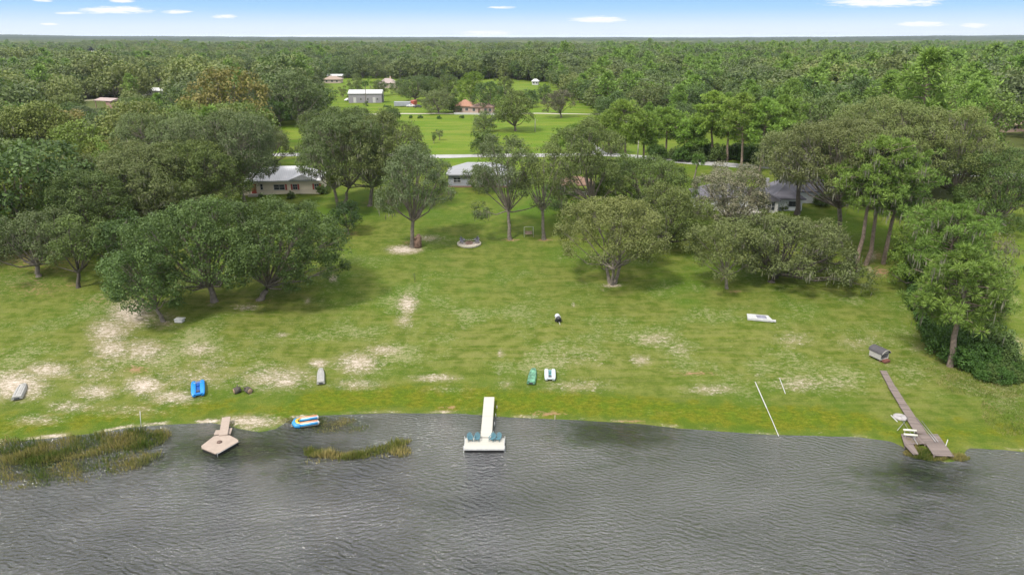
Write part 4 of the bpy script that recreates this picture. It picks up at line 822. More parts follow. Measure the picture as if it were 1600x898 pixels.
m_ = MB(); V = [(.76 * math.cos(math.pi * i / n), -.9, 1.15 + .52 * math.sin(math.pi * i / n)) for i in range(n + 1)]; V2 = [(v[0], v[1] + .05, v[2]) for v in V]; m_.add(V + V2, [tuple(range(n + 1)), tuple(range(2 * n + 1, n, -1))]); m_.build('gable_panel', SDW, e)
m_ = MB(); m_.tube([(.82 * math.cos(math.pi * i / n), -1.14, 1.15 + .58 * math.sin(math.pi * i / n)) for i in range(n + 1)], .05, 6); m_.build('arch_trim', mat('pale_trim', (.4, .37, .34), .8), e)
for x in (-.6, .6):
    for y in (-.8, .8): MB().box((x, y, .05), (.12, .12, .5)).build('leg', mat('red_brown_wood', (.16, .06, .045), .8), e)
MB().box((.0, -1.25, .22), (1.0, .55, .3)).build('step', mat('red_brown_wood', (.16, .06, .045), .8), e)

# two stumps, inflatable, fire pit, swing
for px, lab, s in ((371, 'left one of two short cut logs near the left shore', 1), (388.5, 'right one of two short cut logs near the left shore', -1)):
    P = gpt(px, 613); e = empty('cut_log', P, R_(-50 * s), lab, 'log'); m_ = MB(); rr = np.random.default_rng(int(px)); m_.tube([(0, -.42, .36), (0, 0, .38), (0, .42, .36)], [.4, .42, .38], 12); m_.build('bark', BARK_DK, e); MB().tube([(0, -.43, .36), (0, -.445, .36)], [.34, .33], 12).build('cut_face', mat('cut_wood', (.42, .27, .18), .8), e); MB().tube([(-.25, .1, .6), (-.5, .3, .95)], [.09, .04], 6).build('branch_stub', BARK_DK, e)
P = q2(480, 660, .2); e = empty('inflatable_float', P, R_(18), 'colourful striped two-seat inflatable float on the water at the shore', 'inflatable')
PT = [mat('float_white', (.72, .74, .76), .4), mat('float_orange', (.75, .30, .16), .4), mat('float_blue', (.04, .30, .62), .4), mat('float_yellow', (.78, .50, .06), .4)]
for y0_ in (-.62, .62):
    m_ = MB(); m_.tube([(-.95, y0_, .16), (-.85, y0_, .16), (1.25, y0_, .16), (1.4, y0_, .16)], [.16, .3, .3, .15], 12); o = m_.build('tube', PT[0], e)
    for dy, dz, mm, rr_ in ((.0, .2, PT[1], .14), (.17, .12, PT[3], .11), (-.2, .02, PT[2], .16)): m_ = MB(); m_.tube([(-.82, y0_ + dy, .2 + dz), (1.22, y0_ + dy, .2 + dz)], rr_, 8); m_.build('stripe', mm, o)
m_ = MB(); m_.tube([(-.8 + .0, .85, .15), (-1.3, .62, .18), (-1.5, 0, .2), (-1.3, -.62, .18), (-.8, -.85, .15)], [.26, .3, .3, .3, .26], 10); m_.build('backrest', PT[2], e)
m_ = MB(); m_.tube([(-.75, .6, .3), (-1.1, .42, .36), (-1.22, 0, .36), (-1.1, -.42, .36), (-.75, -.6, .3)], .19, 8); m_.build('pillow', PT[3], e)
P = gpt(733, 381); e = empty('fire_pit', P, 0, 'oval pale sand fire pit ringed with blocks on the upper lawn', 'fire pit'); k = mpp(P)
ra, rb = 17.5 * k, 2.3
pad = [(ra * math.cos(a), rb * math.sin(a)) for a in np.linspace(0, 2 * math.pi, 29)[:-1]]; MB().prism(pad, -.3, .1).build('sand_pad', mat('pale_sand', (.52, .45, .38), .95, var=.25, vscale=2), e)
bs = MB()
for i in range(34): a = 2 * math.pi * i / 34; bs.box((0, 0, .0), (.34, .22, .3), Matrix.Translation((ra * 1.02 * math.cos(a), rb * 1.03 * math.sin(a), .1)) @ Matrix.Rotation(a + math.pi / 2, 4, 'Z'))
bs.build('edging', mat('cream_block', (.62, .57, .45), .9), e)
m_ = MB()
for i in range(10): a = 2 * math.pi * i / 10; m_.box((0, 0, 0), (.4, .2, .4), Matrix.Translation((.62 * math.cos(a), .62 * math.sin(a), .25)) @ Matrix.Rotation(a + math.pi / 2, 4, 'Z'))
m_.build('stone_ring', mat('brown_stone', (.26, .17, .13), .9), e); MB().tube([(-.3, 0, .25), (.3, .1, .3)], .08, 6).build('charred_log', mat('char', (.02, .02, .02), .9), e)
def lawn_chair(P, rz, label):
    e = empty('lawn_chair', P, rz, label, 'chair', 'grey chairs around the fire pit'); g_ = mat('grey_violet_plastic', (.19, .18, .23), .6)
    MB().box((0, 0, .4), (.55, .55, .06)).build('seat', g_, e); m_ = MB(); m_.box((0, 0, .35), (.55, .05, .7), Matrix.Translation((0, .27, .42)) @ Matrix.Rotation(R_(-18), 4, 'X')); m_.build('backrest', g_, e)
    for s in (-1, 1):
        MB().box((s * .3, 0, .6), (.08, .6, .04)).build('armrest', g_, e)
        for y in (-.25, .25): MB().box((s * .28, y, .22), (.05, .05, .44)).build('leg', g_, e)
for (px, py, rz, lab) in ((722.5, 381, 60, 'grey chair at the left of the fire pit, nearer the lake'), (724, 376.5, 120, 'grey chair at the left of the fire pit, farther from the lake'), (745, 380.5, -60, 'grey chair at the right of the fire pit, nearer the lake'), (743.5, 376, -125, 'grey chair at the right of the fire pit, farther from the lake')):
    P2 = gpt(px, py); P2.z = P.z + .1; lawn_chair(P2, R_(rz), lab)
P = gpt(826, 369); e = empty('garden_swing', P, R_(4), 'white framed garden swing seat between the two upright lawn oaks', 'swing'); m_ = MB()
WP = mat('cream_pipe', (.6, .6, .5), .5)
m_.tube([(-.95, 0, 2.0), (.95, 0, 2.0)], .045, 6)
for s in (-1, 1): m_.tube([(s * .95, -.75, 0), (s * .95, 0, 2.0), (s * .95, .75, 0)], .04, 6)
m_.build('frame', WP, e); BW = mat('bench_wood', (.27, .2, .15), .8); MB().box((0, 0, .5), (1.5, .5, .06)).build('seat', BW, e); MB().box((0, .27, .8), (1.5, .05, .5)).build('backrest', BW, e)
for s in (-1, 1): MB().tube([(s * .75, 0, .5), (s * .8, 0, 2.0)], .015, 5).build('hanger', STEEL, e)

def power_pole(px, py, top, label, arm=True):
    P = gpt(px, py); H = top_h(P, top); e = empty('utility_pole', P, 0, label, 'pole'); MB().tube([(0, 0, -.3), (0, 0, H)], [.2, .13], 8).build('post', mat('pale_pole', (.46, .43, .39), .85), e)
    if arm: MB().box((0, 0, H - .7), (2.2, .12, .14)).build('cross_arm', mat('pale_pole', (.4, .4, .4)), e)
    for x in (-.9, .9): MB().tube([(x, 0, H - .63), (x, 0, H - .4)], .07, 6).build('insulator', WHITE, e)
power_pole(996, 250, 213, 'tall pale utility pole beside the road among the tall pines'); power_pole(836, 206, 186, 'pale utility pole standing in the bright meadow', False); power_pole(479, 262, 225, 'utility pole behind the beige ranch house near the road', True); power_pole(1203, 262, 196, 'utility pole near the road left of the mossy oaks')
# sapling, twigs, small shed things
P = gpt(648, 441); e = empty('sapling', P, 0, 'tiny bare sapling standing alone on the middle lawn', 'sapling'); m_ = MB(); m_.tube([(0, 0, -.1), (.05, 0, 1.7)], [.035, .015], 5)
for i in range(6): m_.tube([(.02, 0, .5 + .18 * i), (.02 + .4 * math.cos(i * 2.2), .4 * math.sin(i * 2.2), .85 + .2 * i)], [.02, .008], 4)
m_.build('stem', BARK_DK, e); rr = np.random.default_rng(5); C = rr.normal(size=(26, 3)) * [.25, .25, .35] + [0, 0, 1.3]; V, F, T = clump_leaves(rr, C, np.full(26, .1), 3, .12, .05); link('foliage', np_mesh('foliage', V, F, L_BUSH, {'tint': ('FLOAT', T.astype(np.float32))}), e)
# ------------------------------------------------------------------ named trees of the yards
G = (.92, .95, 1.0)
T = tree
T('oak', 122, 449, 122, 92, 330, 'dark oak with short thick trunk at the lower edge of the left wood', .32, lmat=L_OAK, bark=BARK_DK, lobes=9)
T('oak', 256, 502, 220, 118, 388, 'small round oak leaning left on the sand, nearest the left shore', .28, lmat=L_DARK, lobes=10, trunk_r=.32, lrad=(.34, .5))
T('oak', 335, 471, 310, 182, 310, 'big dense dark oak with slim trunk above the small leaning oak', .25, lmat=L_DARK, lobes=20)
T('oak', 405, 468, 438, 192, 318, 'largest dense dark oak at the right end of the left clump', .23, lmat=L_DARK, lobes=22, trunk_r=.5)
T('oak', 60, 432, 50, 130, 330, 'broad grey-green oak at the left edge above the bare bank', .3, lobes=13)
T('oak', 205, 440, 195, 120, 335, 'low broad oak in the shadow between the left wood and dark clump', .3, lobes=11, lmat=L_DARK)
T('oak', 238, 352, 225, 210, 232, 'wide mossy oak with black forked trunk beside the brown shed', .35, mossy=.8, lmat=L_MOSSY, lobes=20, bark=BARK_DK, trunk_r=.5)
T('oak', 150, 385, 140, 170, 262, 'broad oak in the left wood just left of the black-trunked mossy oak', .3, lmat=L_OAK, lobes=16)
T('oak', 310, 345, 305, 165, 222, 'grey-green oak between the brown shed and the beige house', .3, lmat=L_OAK, lobes=16)
T('oak', 385, 322, 355, 175, 172, 'tall mossy oak whose branches hang over the beige house roof', .35, mossy=.9, lmat=L_MOSSY, lobes=18, trunk_r=.45)
T('oak', 283, 300, 262, 150, 175, 'mossy oak standing in the left wood beyond the brown shed', .3, mossy=.7, lmat=L_MOSSY, lobes=15)
T('oak', 185, 300, 172, 60, 222, 'bright yellow-green small tree poking out of the left wood', .3, lmat=L_BRIGHT, lobes=9, name='broadleaf_tree', oy=0)
T('oak', 533, 325, 534, 140, 172, 'large mossy oak with forked grey trunk right of the beige house', .34, mossy=.9, lmat=L_MOSSY, lobes=18, stems=2, trunk_r=.5)
T('oak', 577, 322, 590, 160, 176, 'large mossy oak on the lawn between the forked oak and burl tree', .34, mossy=.9, lmat=L_MOSSY, lobes=18, trunk_r=.45)
T('oak', 505, 272, 540, 140, 168, 'broad oak behind the beige house close to the road', .3, lmat=L_OAK, lobes=14)
T('oak', 545, 366, 540, 62, 314, 'small dark glossy magnolia near the lawn edge below the forked oak', .12, lmat=L_MAG, lobes=9, rc=.55, trunk_r=.16, oy=0, name='magnolia_tree')
T('oak', 644, 386, 648, 112, 226, 'mossy oak with a big brown burl at its trunk on bare ground', .42, mossy=.8, lmat=L_MOSSY, lobes=14, trunk_r=.42, open_=1, lrad=(.26, .38))
P = gpt(652, 386); e = put('tree_stump', gen_oak(3, 2.2, .1, 2, lobes=1)[:0], P, 'rough brown burl stump against the foot of the mossy oak', 'stump'); rr = np.random.default_rng(9); m_ = MB(); m_.tube([(0, 0, -.1), (.15, .1, .6), (.1, 0, 1.3), (.3, .1, 2.0), (.35, 0, 2.6)], [.85, .75, .8, .6, .3], 11)
for i in range(9): a = i * 2.4; m_.tube([(0, 0, .3 + .22 * i), (.75 * math.cos(a), .75 * math.sin(a), .5 + .22 * i)], [.4, .2], 7)
m_.build('burl', mat('burl_wood', (.17, .105, .075), .9, var=.35, vscale=3, bump=.6), e)
T('oak', 797, 374, 790, 102, 212, 'slender lawn oak with a low side branch above the fire pit', .45, mossy=.6, lmat=L_MOSSY, lobes=13, trunk_r=.38, open_=1, lobe_list=[(-5.5, -2, 6.8, 2.2), (6, 0, 7.5, 1.6)])
T('oak', 850, 374, 843, 82, 228, 'upright lawn oak right of the garden swing', .5, mossy=.6, lmat=L_OAK, lobes=10, trunk_r=.36, open_=1)
T('oak', 760, 300, 752, 55, 258, 'small shrubby oak in front of the grey house', .12, lobes=8, lmat=L_OAK, rc=.6)
T('oak', 932, 345, 912, 130, 188, 'tall irregular oak with red-brown limbs above the round lawn oak', .3, lmat=L_OAK, mossy=.4, lobes=16, trunk_r=.42)
T('oak', 1012, 330, 1005, 150, 246, 'dark spreading oak behind the round lawn oak', .25, lmat=L_DARK, mossy=.4, lobes=15)
T('oak', 1040, 388, 1050, 125, 290, 'dark low oak touching the right side of the round lawn oak', .15, lmat=L_OAK, mossy=.3, lobes=13, bark=BARK_DK)
T('oak', 957, 443, 960, 158, 312, 'round grey-green lawn oak with three pale stems in the yard centre', .34, lmat=L_OAK, lobes=18, stems=3, trunk_r=.42)
T('oak', 880, 330, 872, 70, 285, 'low leafy oak branch cluster beside the pavilion', .2, lmat=L_DARK, lobes=8, rc=.6)
T('oak', 1148, 362, 1145, 122, 252, 'dense olive tree speckled with pale dry flower tips before the lake house', .1, lmat=L_PALE, lobes=16, rc=.7, name='magnolia_tree')
T('oak', 1136, 450, 1128, 108, 342, 'small oak with pale trunk, left of the wide mossy lawn oak', .3, lmat=L_MOSSY, lobes=11, trunk_r=.28)
T('oak', 1205, 440, 1232, 185, 336, 'wide mossy lawn oak with low drooping limbs on the right lawn', .2, mossy=.7, lmat=L_MOSSY, lobes=20, bark=BARK_DK, oval=.8, lobe_list=[(13, -5, 2.6, 2.4), (9, -5.5, 3, 2.2)])
T('oak', 1312, 385, 1305, 190, 190, 'huge mossy oak draped grey beside the lake house', .52, mossy=1., lmat=L_MOSSY, lobes=22, trunk_r=.5)
T('oak', 1245, 335, 1250, 130, 200, 'mossy oak with ivy-dark trunk at the right corner of the lake house', .58, mossy=.8, lmat=L_MOSSY, lobes=14, bark=BARK_DK)
T('oak', 1400, 320, 1390, 190, 158, 'wide olive-grey mossy oak behind the three tall shore pines', .3, mossy=.9, lmat=L_MOSSY, lobes=20)
T('oak', 1500, 330, 1480, 150, 170, 'olive-grey mossy oak behind the dark round tree', .3, mossy=.9, lmat=L_MOSSY, lobes=16)
T('oak', 1568, 352, 1560, 125, 232, 'dark green round tree near the right edge behind the hedge', .12, lmat=L_DARK, lobes=16)
T('oak', 1470, 400, 1465, 90, 310, 'feathery grey-green oak between the shore pines and the dark tree', .15, lmat=L_MOSSY, mossy=.6, lobes=11, color=(1.1, 1.15, .9))
T('oak', 1565, 452, 1562, 62, 362, 'thin grey leafless-looking tree right of the foreground pine', .15, lmat=L_PALE, mossy=.8, lobes=9, open_=1, dens=.5, color=(.8, .8, .8))
T('oak', 418, 268, 412, 90, 196, 'mossy oak between the beige house and the road', .3, mossy=.5, lmat=L_MOSSY, lobes=12)
T('oak', 1436, 450, 1446, 110, 340, 'fresh green leafy tree rising from the hedge behind the foreground pine', .1, lmat=L_BRIGHT, lobes=13, color=(.8, .82, .95))
T('oak', 1530, 500, 1545, 90, 405, 'leafy green tree right of the foreground pine trunk', .08, lmat=L_OAK, lobes=11)
# pines
PK_ = dict(trunk_r=.34)
T('pine', 1338, 420, 1368, 135, 205, 'leftmost of the three tall bare-trunked shore pines', .44, nb=58, mossy=.2, **PK_)
T('pine', 1352, 414, 1392, 140, 210, 'middle one of the three tall bare-trunked shore pines', .44, nb=58, mossy=.2, **PK_)
T('pine', 1380, 412, 1408, 120, 232, 'rightmost of the three tall bare-trunked shore pines', .40, nb=54, mossy=.2, **PK_)
T('pine', 1484, 572, 1505, 142, 384, 'foreground pine with thick pale trunk nearest the lake on the right', .34, nb=64, tuft=.8, leaf=.42, dens=1.5, trunk_r=.36, mossy=.12)
T('pine', 1462, 480, 1490, 146, 318, 'bright green pine just behind the foreground pine', .3, nb=64, tuft=.85, leaf=.42, dens=1.4, mossy=.2, trunk_r=.3)
for px, py, cx, w, tp, lab in ((979, 262, 972, 62, 158, 'pine left of the utility pole, trunk beside the road'), (1006, 258, 1004, 58, 178, 'pine right of the utility pole by the road bend'), (957, 240, 940, 60, 186, 'bushy pine at the road corner left of the utility pole'), (1112, 250, 1112, 56, 144, 'tall pine beyond the road, leftmost of the straight row'), (1136, 252, 1138, 44, 160, 'tall pine beyond the road, second of the straight row'), (1158, 264, 1160, 60, 146, 'tall pine this side of the road, middle of the row'),
                               (1186, 268, 1196, 62, 156, 'tall pine this side of the road with slanting trunk'), (1226, 262, 1222, 56, 150, 'tall pine at the right end of the roadside row'), (1040, 245, 1042, 56, 172, 'thin yellowish pine between the road bend and the row'), (1075, 250, 1078, 46, 190, 'shorter pine left of the straight roadside row'), (905, 262, 898, 60, 200, 'bright green pine behind the tall irregular oak')):
    T('pine', px, py, cx, w * 1.2, tp - 4, lab, .36, nb=52, trunk_r=.32, dens=1.1, tuft=.95, leaf=.7, color=(1.1, 1.1, 1))
# palms and meadow trees
T('palm', 571, 163, 571, 10, 131, 'palm tree standing in front of the grey metal barn'); T('palm', 1084, 283, 1091, 10, 250, 'leaning palm beside the road above the pale-tipped tree')
for px, py, cx, w, tp, lab, lm, cb in ((805, 205, 803, 66, 142, 'grey-green oak standing in the meadow right of the pink house', L_OAK, .2), (757, 206, 757, 36, 176, 'round small oak left of the meadow oak, by the grey pole', L_OAK, .12), (757, 241, 757, 44, 203, 'bushy bright oak beside the road in front of the meadow', L_DARK, .1), (685, 177, 684, 54, 139, 'broad oak left of the terracotta house', L_OAK, .2), (710, 176, 705, 30, 152, 'small oak against the left wall of the terracotta house', L_DARK, .15),
                                       (612, 191, 612, 30, 166, 'dark round bush-like tree alone in the left meadow', L_DARK, .05), (600, 205, 598, 34, 180, 'olive round tree in front of the dark meadow bush', L_MOSSY, .1), (877, 184, 873, 48, 138, 'pinkish-grey leafless oak at the right end of the meadow', L_PALE, .25), (648, 158, 650, 60, 120, 'wide grey oak shading the parked trailers', L_OAK, .2), (560, 152, 556, 30, 118, 'grey oak behind the left end of the barn', L_OAK, .1), (592, 150, 592, 26, 124, 'small oak behind the right end of the barn', L_OAK, .1),
                                       (740, 170, 735, 44, 110, 'tall pale green tree behind the terracotta house', L_BRIGHT, .2), (768, 176, 762, 50, 124, 'green oak at the right side of the terracotta house', L_DARK, .15), (700, 160, 696, 48, 116, 'grey oak rising behind the terracotta house', L_OAK, .2), (572, 166, 572, 7, 158, 'tiny bush at the foot of the palm', L_DARK, .02), (678, 224, 678, 6, 206, 'slim young tree in the open meadow, left of the pair', L_DARK, .3), (687, 219, 687, 12, 203, 'small open young tree in the meadow, right of the pair', L_MOSSY, .4), (830, 168, 828, 30, 140, 'green tree at the back right of the meadow', L_DARK, .1), (850, 160, 850, 26, 132, 'small dark tree at the far right of the meadow', L_DARK, .1), (626, 148, 622, 26, 126, 'rounded oak right of the far tan house', L_OAK, .1), (536, 152, 535, 18, 134, 'small pale oak at the left end of the barn', L_MOSSY, .1), (668, 150, 668, 34, 118, 'dark oak behind the meadow right of the trailers', L_DARK, .1), (580, 140, 578, 12, 120, 'slim pale tree behind the barn', L_BRIGHT, .1), (790, 150, 788, 34, 118, 'broad oak at the back edge of the meadow', L_OAK, .1)):
    T('oak', px, py, cx, w, tp, lab, cb, lmat=lm, lobes=12 if w > 20 else 5, leaf=.45 if w > 20 else .3, rc=1.0 if w > 20 else .45, mossy=(.5 if lm is L_PALE else False), color=(.75, .7, .72) if lm is L_PALE else (1, 1, 1))
for px, py, lb in ((642, 185, 'leftmost tiny shrub of the row along the meadow lane'), (657, 185, 'tiny dark shrub in the lane row, below the red trailer'), (687, 186, 'tiny dark shrub below the broad oak in the meadow row'), (722, 185, 'rightmost tiny shrub, in front of the terracotta house wall'), (603, 168, 'tiny dark shrub right of the grey metal barn')):
    P = gpt(px, py); put('shrub', gen_bush(px, 1.2, 1.5, n=14, leaf=.35), P, lb, 'shrub', 'tiny shrubs dotted along the meadow')
# ------------------------------------------------------------------ shrubs
P0 = [gen_bush(500 + i, 2.5, 4.6, lmat=[L_BUSH, L_BUSH, L_DARK][i], n=100) for i in range(3)]
rng = np.random.default_rng(11)
hedge = []
for t in np.linspace(0, 1, 30):
    for row in range(3):
        cxp_ = np.interp(t, [0, .25, .5, .75, 1], [1416, 1438, 1450, 1482, 1540]) + row * 24; cyp = np.interp(t, [0, .25, .5, .75, 1], [402, 452, 510, 556, 592]) - row * 7
        hedge.append((cxp_ + rng.uniform(-7, 7), cyp + rng.uniform(-5, 5)))
for x in range(1535, 1660, 13): hedge += [(x, 594 + rng.uniform(-4, 4)), (x + 5, 582 + rng.uniform(-4, 4))]
def scatter(name, P, sc, ix, parts_list, label, cat, seed=1):
    r = np.random.default_rng(seed); n = len(P); pm = bpy.data.meshes.new(name); pm.vertices.add(n); pm.vertices.foreach_set('co', np.asarray(P, np.float32).ravel())
    for nm, ty_, arr in (('rz', 'FLOAT', r.uniform(0, 6.28, n)), ('sc', 'FLOAT', sc), ('ix', 'INT', ix)):
        a = pm.attributes.new(nm, ty_, 'POINT'); a.data.foreach_set('value', np.asarray(arr).astype(np.int32 if ty_ == 'INT' else np.float32))
    wo = link(name, pm, kind='stuff', label=label, cat=cat)
    ng = bpy.data.node_groups.new('scatter_' + name, 'GeometryNodeTree'); ng.interface.new_socket('Geometry', in_out='INPUT', socket_type='NodeSocketGeometry'); ng.interface.new_socket('Geometry', in_out='OUTPUT', socket_type='NodeSocketGeometry')
    gi = ng.nodes.new('NodeGroupInput'); go = ng.nodes.new('NodeGroupOutput'); m2p = ng.nodes.new('GeometryNodeMeshToPoints'); iop = ng.nodes.new('GeometryNodeInstanceOnPoints'); ng.links.new(gi.outputs[0], m2p.inputs[0]); ng.links.new(m2p.outputs[0], iop.inputs['Points'])
    g2i = ng.nodes.new('GeometryNodeGeometryToInstance')
    for parts in reversed(parts_list):
        j = ng.nodes.new('GeometryNodeJoinGeometry')
        for pn, me in parts:
            ob = bpy.data.objects.new(name + '_' + pn, me); oi = ng.nodes.new('GeometryNodeObjectInfo'); oi.inputs[0].default_value = ob; ng.links.new(oi.outputs['Geometry'], j.inputs[0])
        ng.links.new(j.outputs[0], g2i.inputs[0])
    ng.links.new(g2i.outputs[0], iop.inputs['Instance']); iop.inputs['Pick Instance'].default_value = True
    def NA(nm, ty_):
        a = ng.nodes.new('GeometryNodeInputNamedAttribute'); a.data_type = ty_; a.inputs[0].default_value = nm; return a.outputs[0]
    ng.links.new(NA('ix', 'INT'), iop.inputs['Instance Index']); cx_ = ng.nodes.new('ShaderNodeCombineXYZ'); ng.links.new(NA('rz', 'FLOAT'), cx_.inputs[2]); ng.links.new(cx_.outputs[0], iop.inputs['Rotation']); ng.links.new(NA('sc', 'FLOAT'), iop.inputs['Scale']); ng.links.new(iop.outputs[0], go.inputs[0])
    wo.modifiers.new('scatter', 'NODES').node_group = ng; return wo
HP, HS = [], []
for i, (a, b2) in enumerate(hedge):
    if 1575 < a and b2 < 575: continue
    P = gpt(a, b2); sc_ = rng.uniform(.5, .95) * (.55 if b2 > 575 else 1.1)
    if P.y - shore(P.x) < 2: continue
    HP.append(P); HS.append(sc_)
scatter('undergrowth', HP, HS, np.arange(len(HP)) % 3, P0, 'dense dark green hedge thicket under the right pines', 'undergrowth')
HP = [gpt(1020 + t * 11, 247 + rng.uniform(-5, 5) + t * .45) for t in range(22) if not 1035 < 1020 + t * 11 < 1052]
scatter('roadside_undergrowth', HP, rng.uniform(.8, 1.35, len(HP)), np.arange(len(HP)) % 3, P0, 'dark bushy undergrowth beyond the road under the tall pines', 'undergrowth', 2)
for px, py, s, lab in ((455, 310, .4, 'round clipped shrub in front of the beige house'), (503, 303, .55, 'dark shrub at the right corner of the beige house'), (408, 309, .25, 'tiny shrub left of the beige house step'), (1222, 327, .6, 'ivy-dark shrub against the corner of the lake house'), (1282, 322, .7, 'dark shrub right of the rear wing of the lake house'), (1262, 250, .9, 'bright fresh green shrub above the mossy oak by the road'), (742, 293, .35, 'low shrub in the flower bed of the grey house'), (770, 292, .45, 'leafy shrub at the right of the grey house window')):
    P = gpt(px, py); put('shrub', P0[2], P, lab, 'shrub', None, px, (1, 1, 1), (s, s, s))
P = gpt(1297, 381); put('shrub', gen_bush(77, 1.6, 1.2, lmat=leaf_mat('red_leaves', (.10, .03, .025), (.22, .08, .06), hue_var=0), n=30), P, 'low dark red shrub beside the huge mossy oak', 'shrub')
# ------------------------------------------------------------------ the wood
protos = []
for i in range(5): protos.append(('oak_tree', gen_oak(900 + i, 13, 7.2, 3.2, lobes=13, leaf=.5, dens=1.15, rc=1.05, sides=6, lmat=[L_OAK, L_DARK, L_OAK, L_OAK, L_DARK][i])))
for i in range(3): protos.append(('oak_tree', gen_oak(920 + i, 13.5, 8, 4, lobes=14, leaf=.5, dens=1.15, rc=1.05, sides=6, lmat=L_MOSSY, mossy=.7)))
for i in range(2): protos.append(('pine_tree', gen_pine(940 + i, 18, 4.6, 6, nb=34, leaf=.9, dens=.7, tuft=1.1, sides=6)))
lows = []
for i in range(6): lows.append(gen_oak(960 + i, 13, 7.2, 3, lobes=9, leaf=1.0, dens=1.0, rc=1.7, sides=4, lmat=[L_OAK, L_DARK, L_MOSSY, L_OAK, L_MOSSY, L_OAK][i]))
for i in range(2): lows.append(gen_pine(980 + i, 16, 4.4, 5, nb=20, leaf=1.8, dens=.35, tuft=1.4, sides=4))
xs, ys = [], []
sp0 = 9.6
rng = np.random.default_rng(21)
def cells(y0, y1, s, a):
    YY = np.arange(y0, y1, s); out = []
    for y in YY:
        w = y * math.tan(R_(a)) + 40; X_ = np.arange(-w, w, s); out.append(np.stack([X_ + rng.uniform(-.42, .42, len(X_)) * s, y + rng.uniform(-.42, .42, len(X_)) * s], 1))
    return np.concatenate(out)
pts = np.concatenate([cells(120, 900, 9.4, 46), cells(900, 2300, 11.5, 44)])
gz = terr(pts[:, 0], pts[:, 1]); ppx, ppy = project(pts[:, 0], pts[:, 1], gz)
low_line = np.interp(ppx, [-300, 0, 60, 110, 160, 235, 300, 385, 395, 430, 440, 490, 515, 525, 535, 600, 700, 780, 860, 900, 935, 950, 1060, 1200, 1240, 1310, 1400, 1440, 1540, 1600, 1900],
                     [430, 412, 405, 398, 380, 330, 312, 285, 236, 226, 205, 190, 172, 140, 124, 123, 126, 124, 130, 160, 175, 206, 216, 222, 240, 268, 320, 330, 300, 250, 260])
keep = ppy < low_line
scl = rng.uniform(.65, 1.5, len(pts)) * np.where(rng.random(len(pts)) < .15, 1.2, 1) * np.where(pts[:, 1] > 500, .95, 1.0)
scl = scl * (1 + .22 * np.sin(pts[:, 0] * .013 + 1) * np.sin(pts[:, 1] * .011)); hgt = 13 * scl; tx, ty = project(pts[:, 0], pts[:, 1], gz + hgt); wpx_ = 7 * scl * FPX / np.hypot(pts[:, 0], pts[:, 1])
CLEAR = [(162, 163, 15, 10), (240, 138, 14, 12), (130, 158, 10, 3), (62, 172, 5, 4), (240, 150, 6, 3), (518, 128, 14, 8), (570, 150, 32, 14), (605, 131, 16, 9), (640, 165, 20, 8), (730, 166, 26, 14), (455, 208, 14, 22), (450, 235, 14, 14), (630, 200, 20, 25), (1010, 205, 14, 18), (970, 215, 10, 12), (1120, 156, 5, 4), (865, 200, 20, 30), (840, 150, 14, 12), (836, 132, 3, 3), (387, 121, 6, 3), (140, 81, 6, 2), (250, 312, 10, 10), (1467, 192, 10, 5), (1590, 200, 14, 12), (545, 125, 26, 8), (1250, 300, 24, 20)]
for (cx, cy, rx, ry) in CLEAR:
    near = (np.abs(tx - cx) < rx + wpx_) & (ty < cy + ry * .5) & (ppy > cy - ry * .3) & (ppy - cy < 90)
    keep &= ~near
MAN = np.array([(o.location.x, o.location.y) for o in scene.objects if o.get('category') in ('tree', 'house', 'barn', 'shed')])
dm = np.min(np.hypot(pts[:, None, 0] - MAN[None, :, 0], pts[:, None, 1] - MAN[None, :, 1]), 1) if len(pts) < 60000 else 99
keep &= dm > 8
pts, gz, ppx, ppy, scl, tx, ty = [a[keep] for a in (pts, gz, ppx, ppy, scl, tx, ty)]
inview = (ppx > -60) & (ppx < 1660)
order = np.argsort(np.hypot(pts[:, 0], pts[:, 1]) + (~inview) * 1e6)
NIND = 225
palette = {'grey-green': (.95, .97, 1.05), 'dark green': (.72, .85, .7), 'fresh green': (1.0, 1.15, .8), 'olive': (1.15, 1.1, .8), 'brownish': (1.5, 1.05, .9)}
LM = [('brown shed', 250, 320), ('beige ranch house', 448, 290), ('open-fronted pole barn', 163, 163), ('grey metal barn', 571, 152), ('terracotta-roofed house', 735, 166), ('far tan house', 605, 131), ('white lake house', 1200, 310), ('three tall shore pines', 1360, 330),
      ('foreground pine', 1490, 470), ('dark round tree at the right edge', 1568, 290), ('pink-roofed house at the right edge', 1594, 203), ('tallest roadside pines', 1150, 200), ('utility pole by the road', 996, 230), ('burl-trunked oak', 650, 300), ('yellow-green tree in the left wood', 182, 235), ('far low pink-roofed house', 519, 128), ('parked trailers', 640, 160), ('leftmost lawn oak', 60, 380), ('small house buried in the right wood', 1120, 156), ('white shed beyond the meadow', 836, 132), ('left clearing', 240, 137)]
TALLY = {}; ORD = ['nearest', 'second nearest', 'third nearest', 'fourth nearest', 'fifth nearest', 'sixth nearest', 'seventh nearest', 'eighth nearest', 'ninth nearest', 'tenth nearest', 'eleventh nearest', 'twelfth nearest', 'thirteenth nearest', 'fourteenth nearest']
names = list(palette); made = []
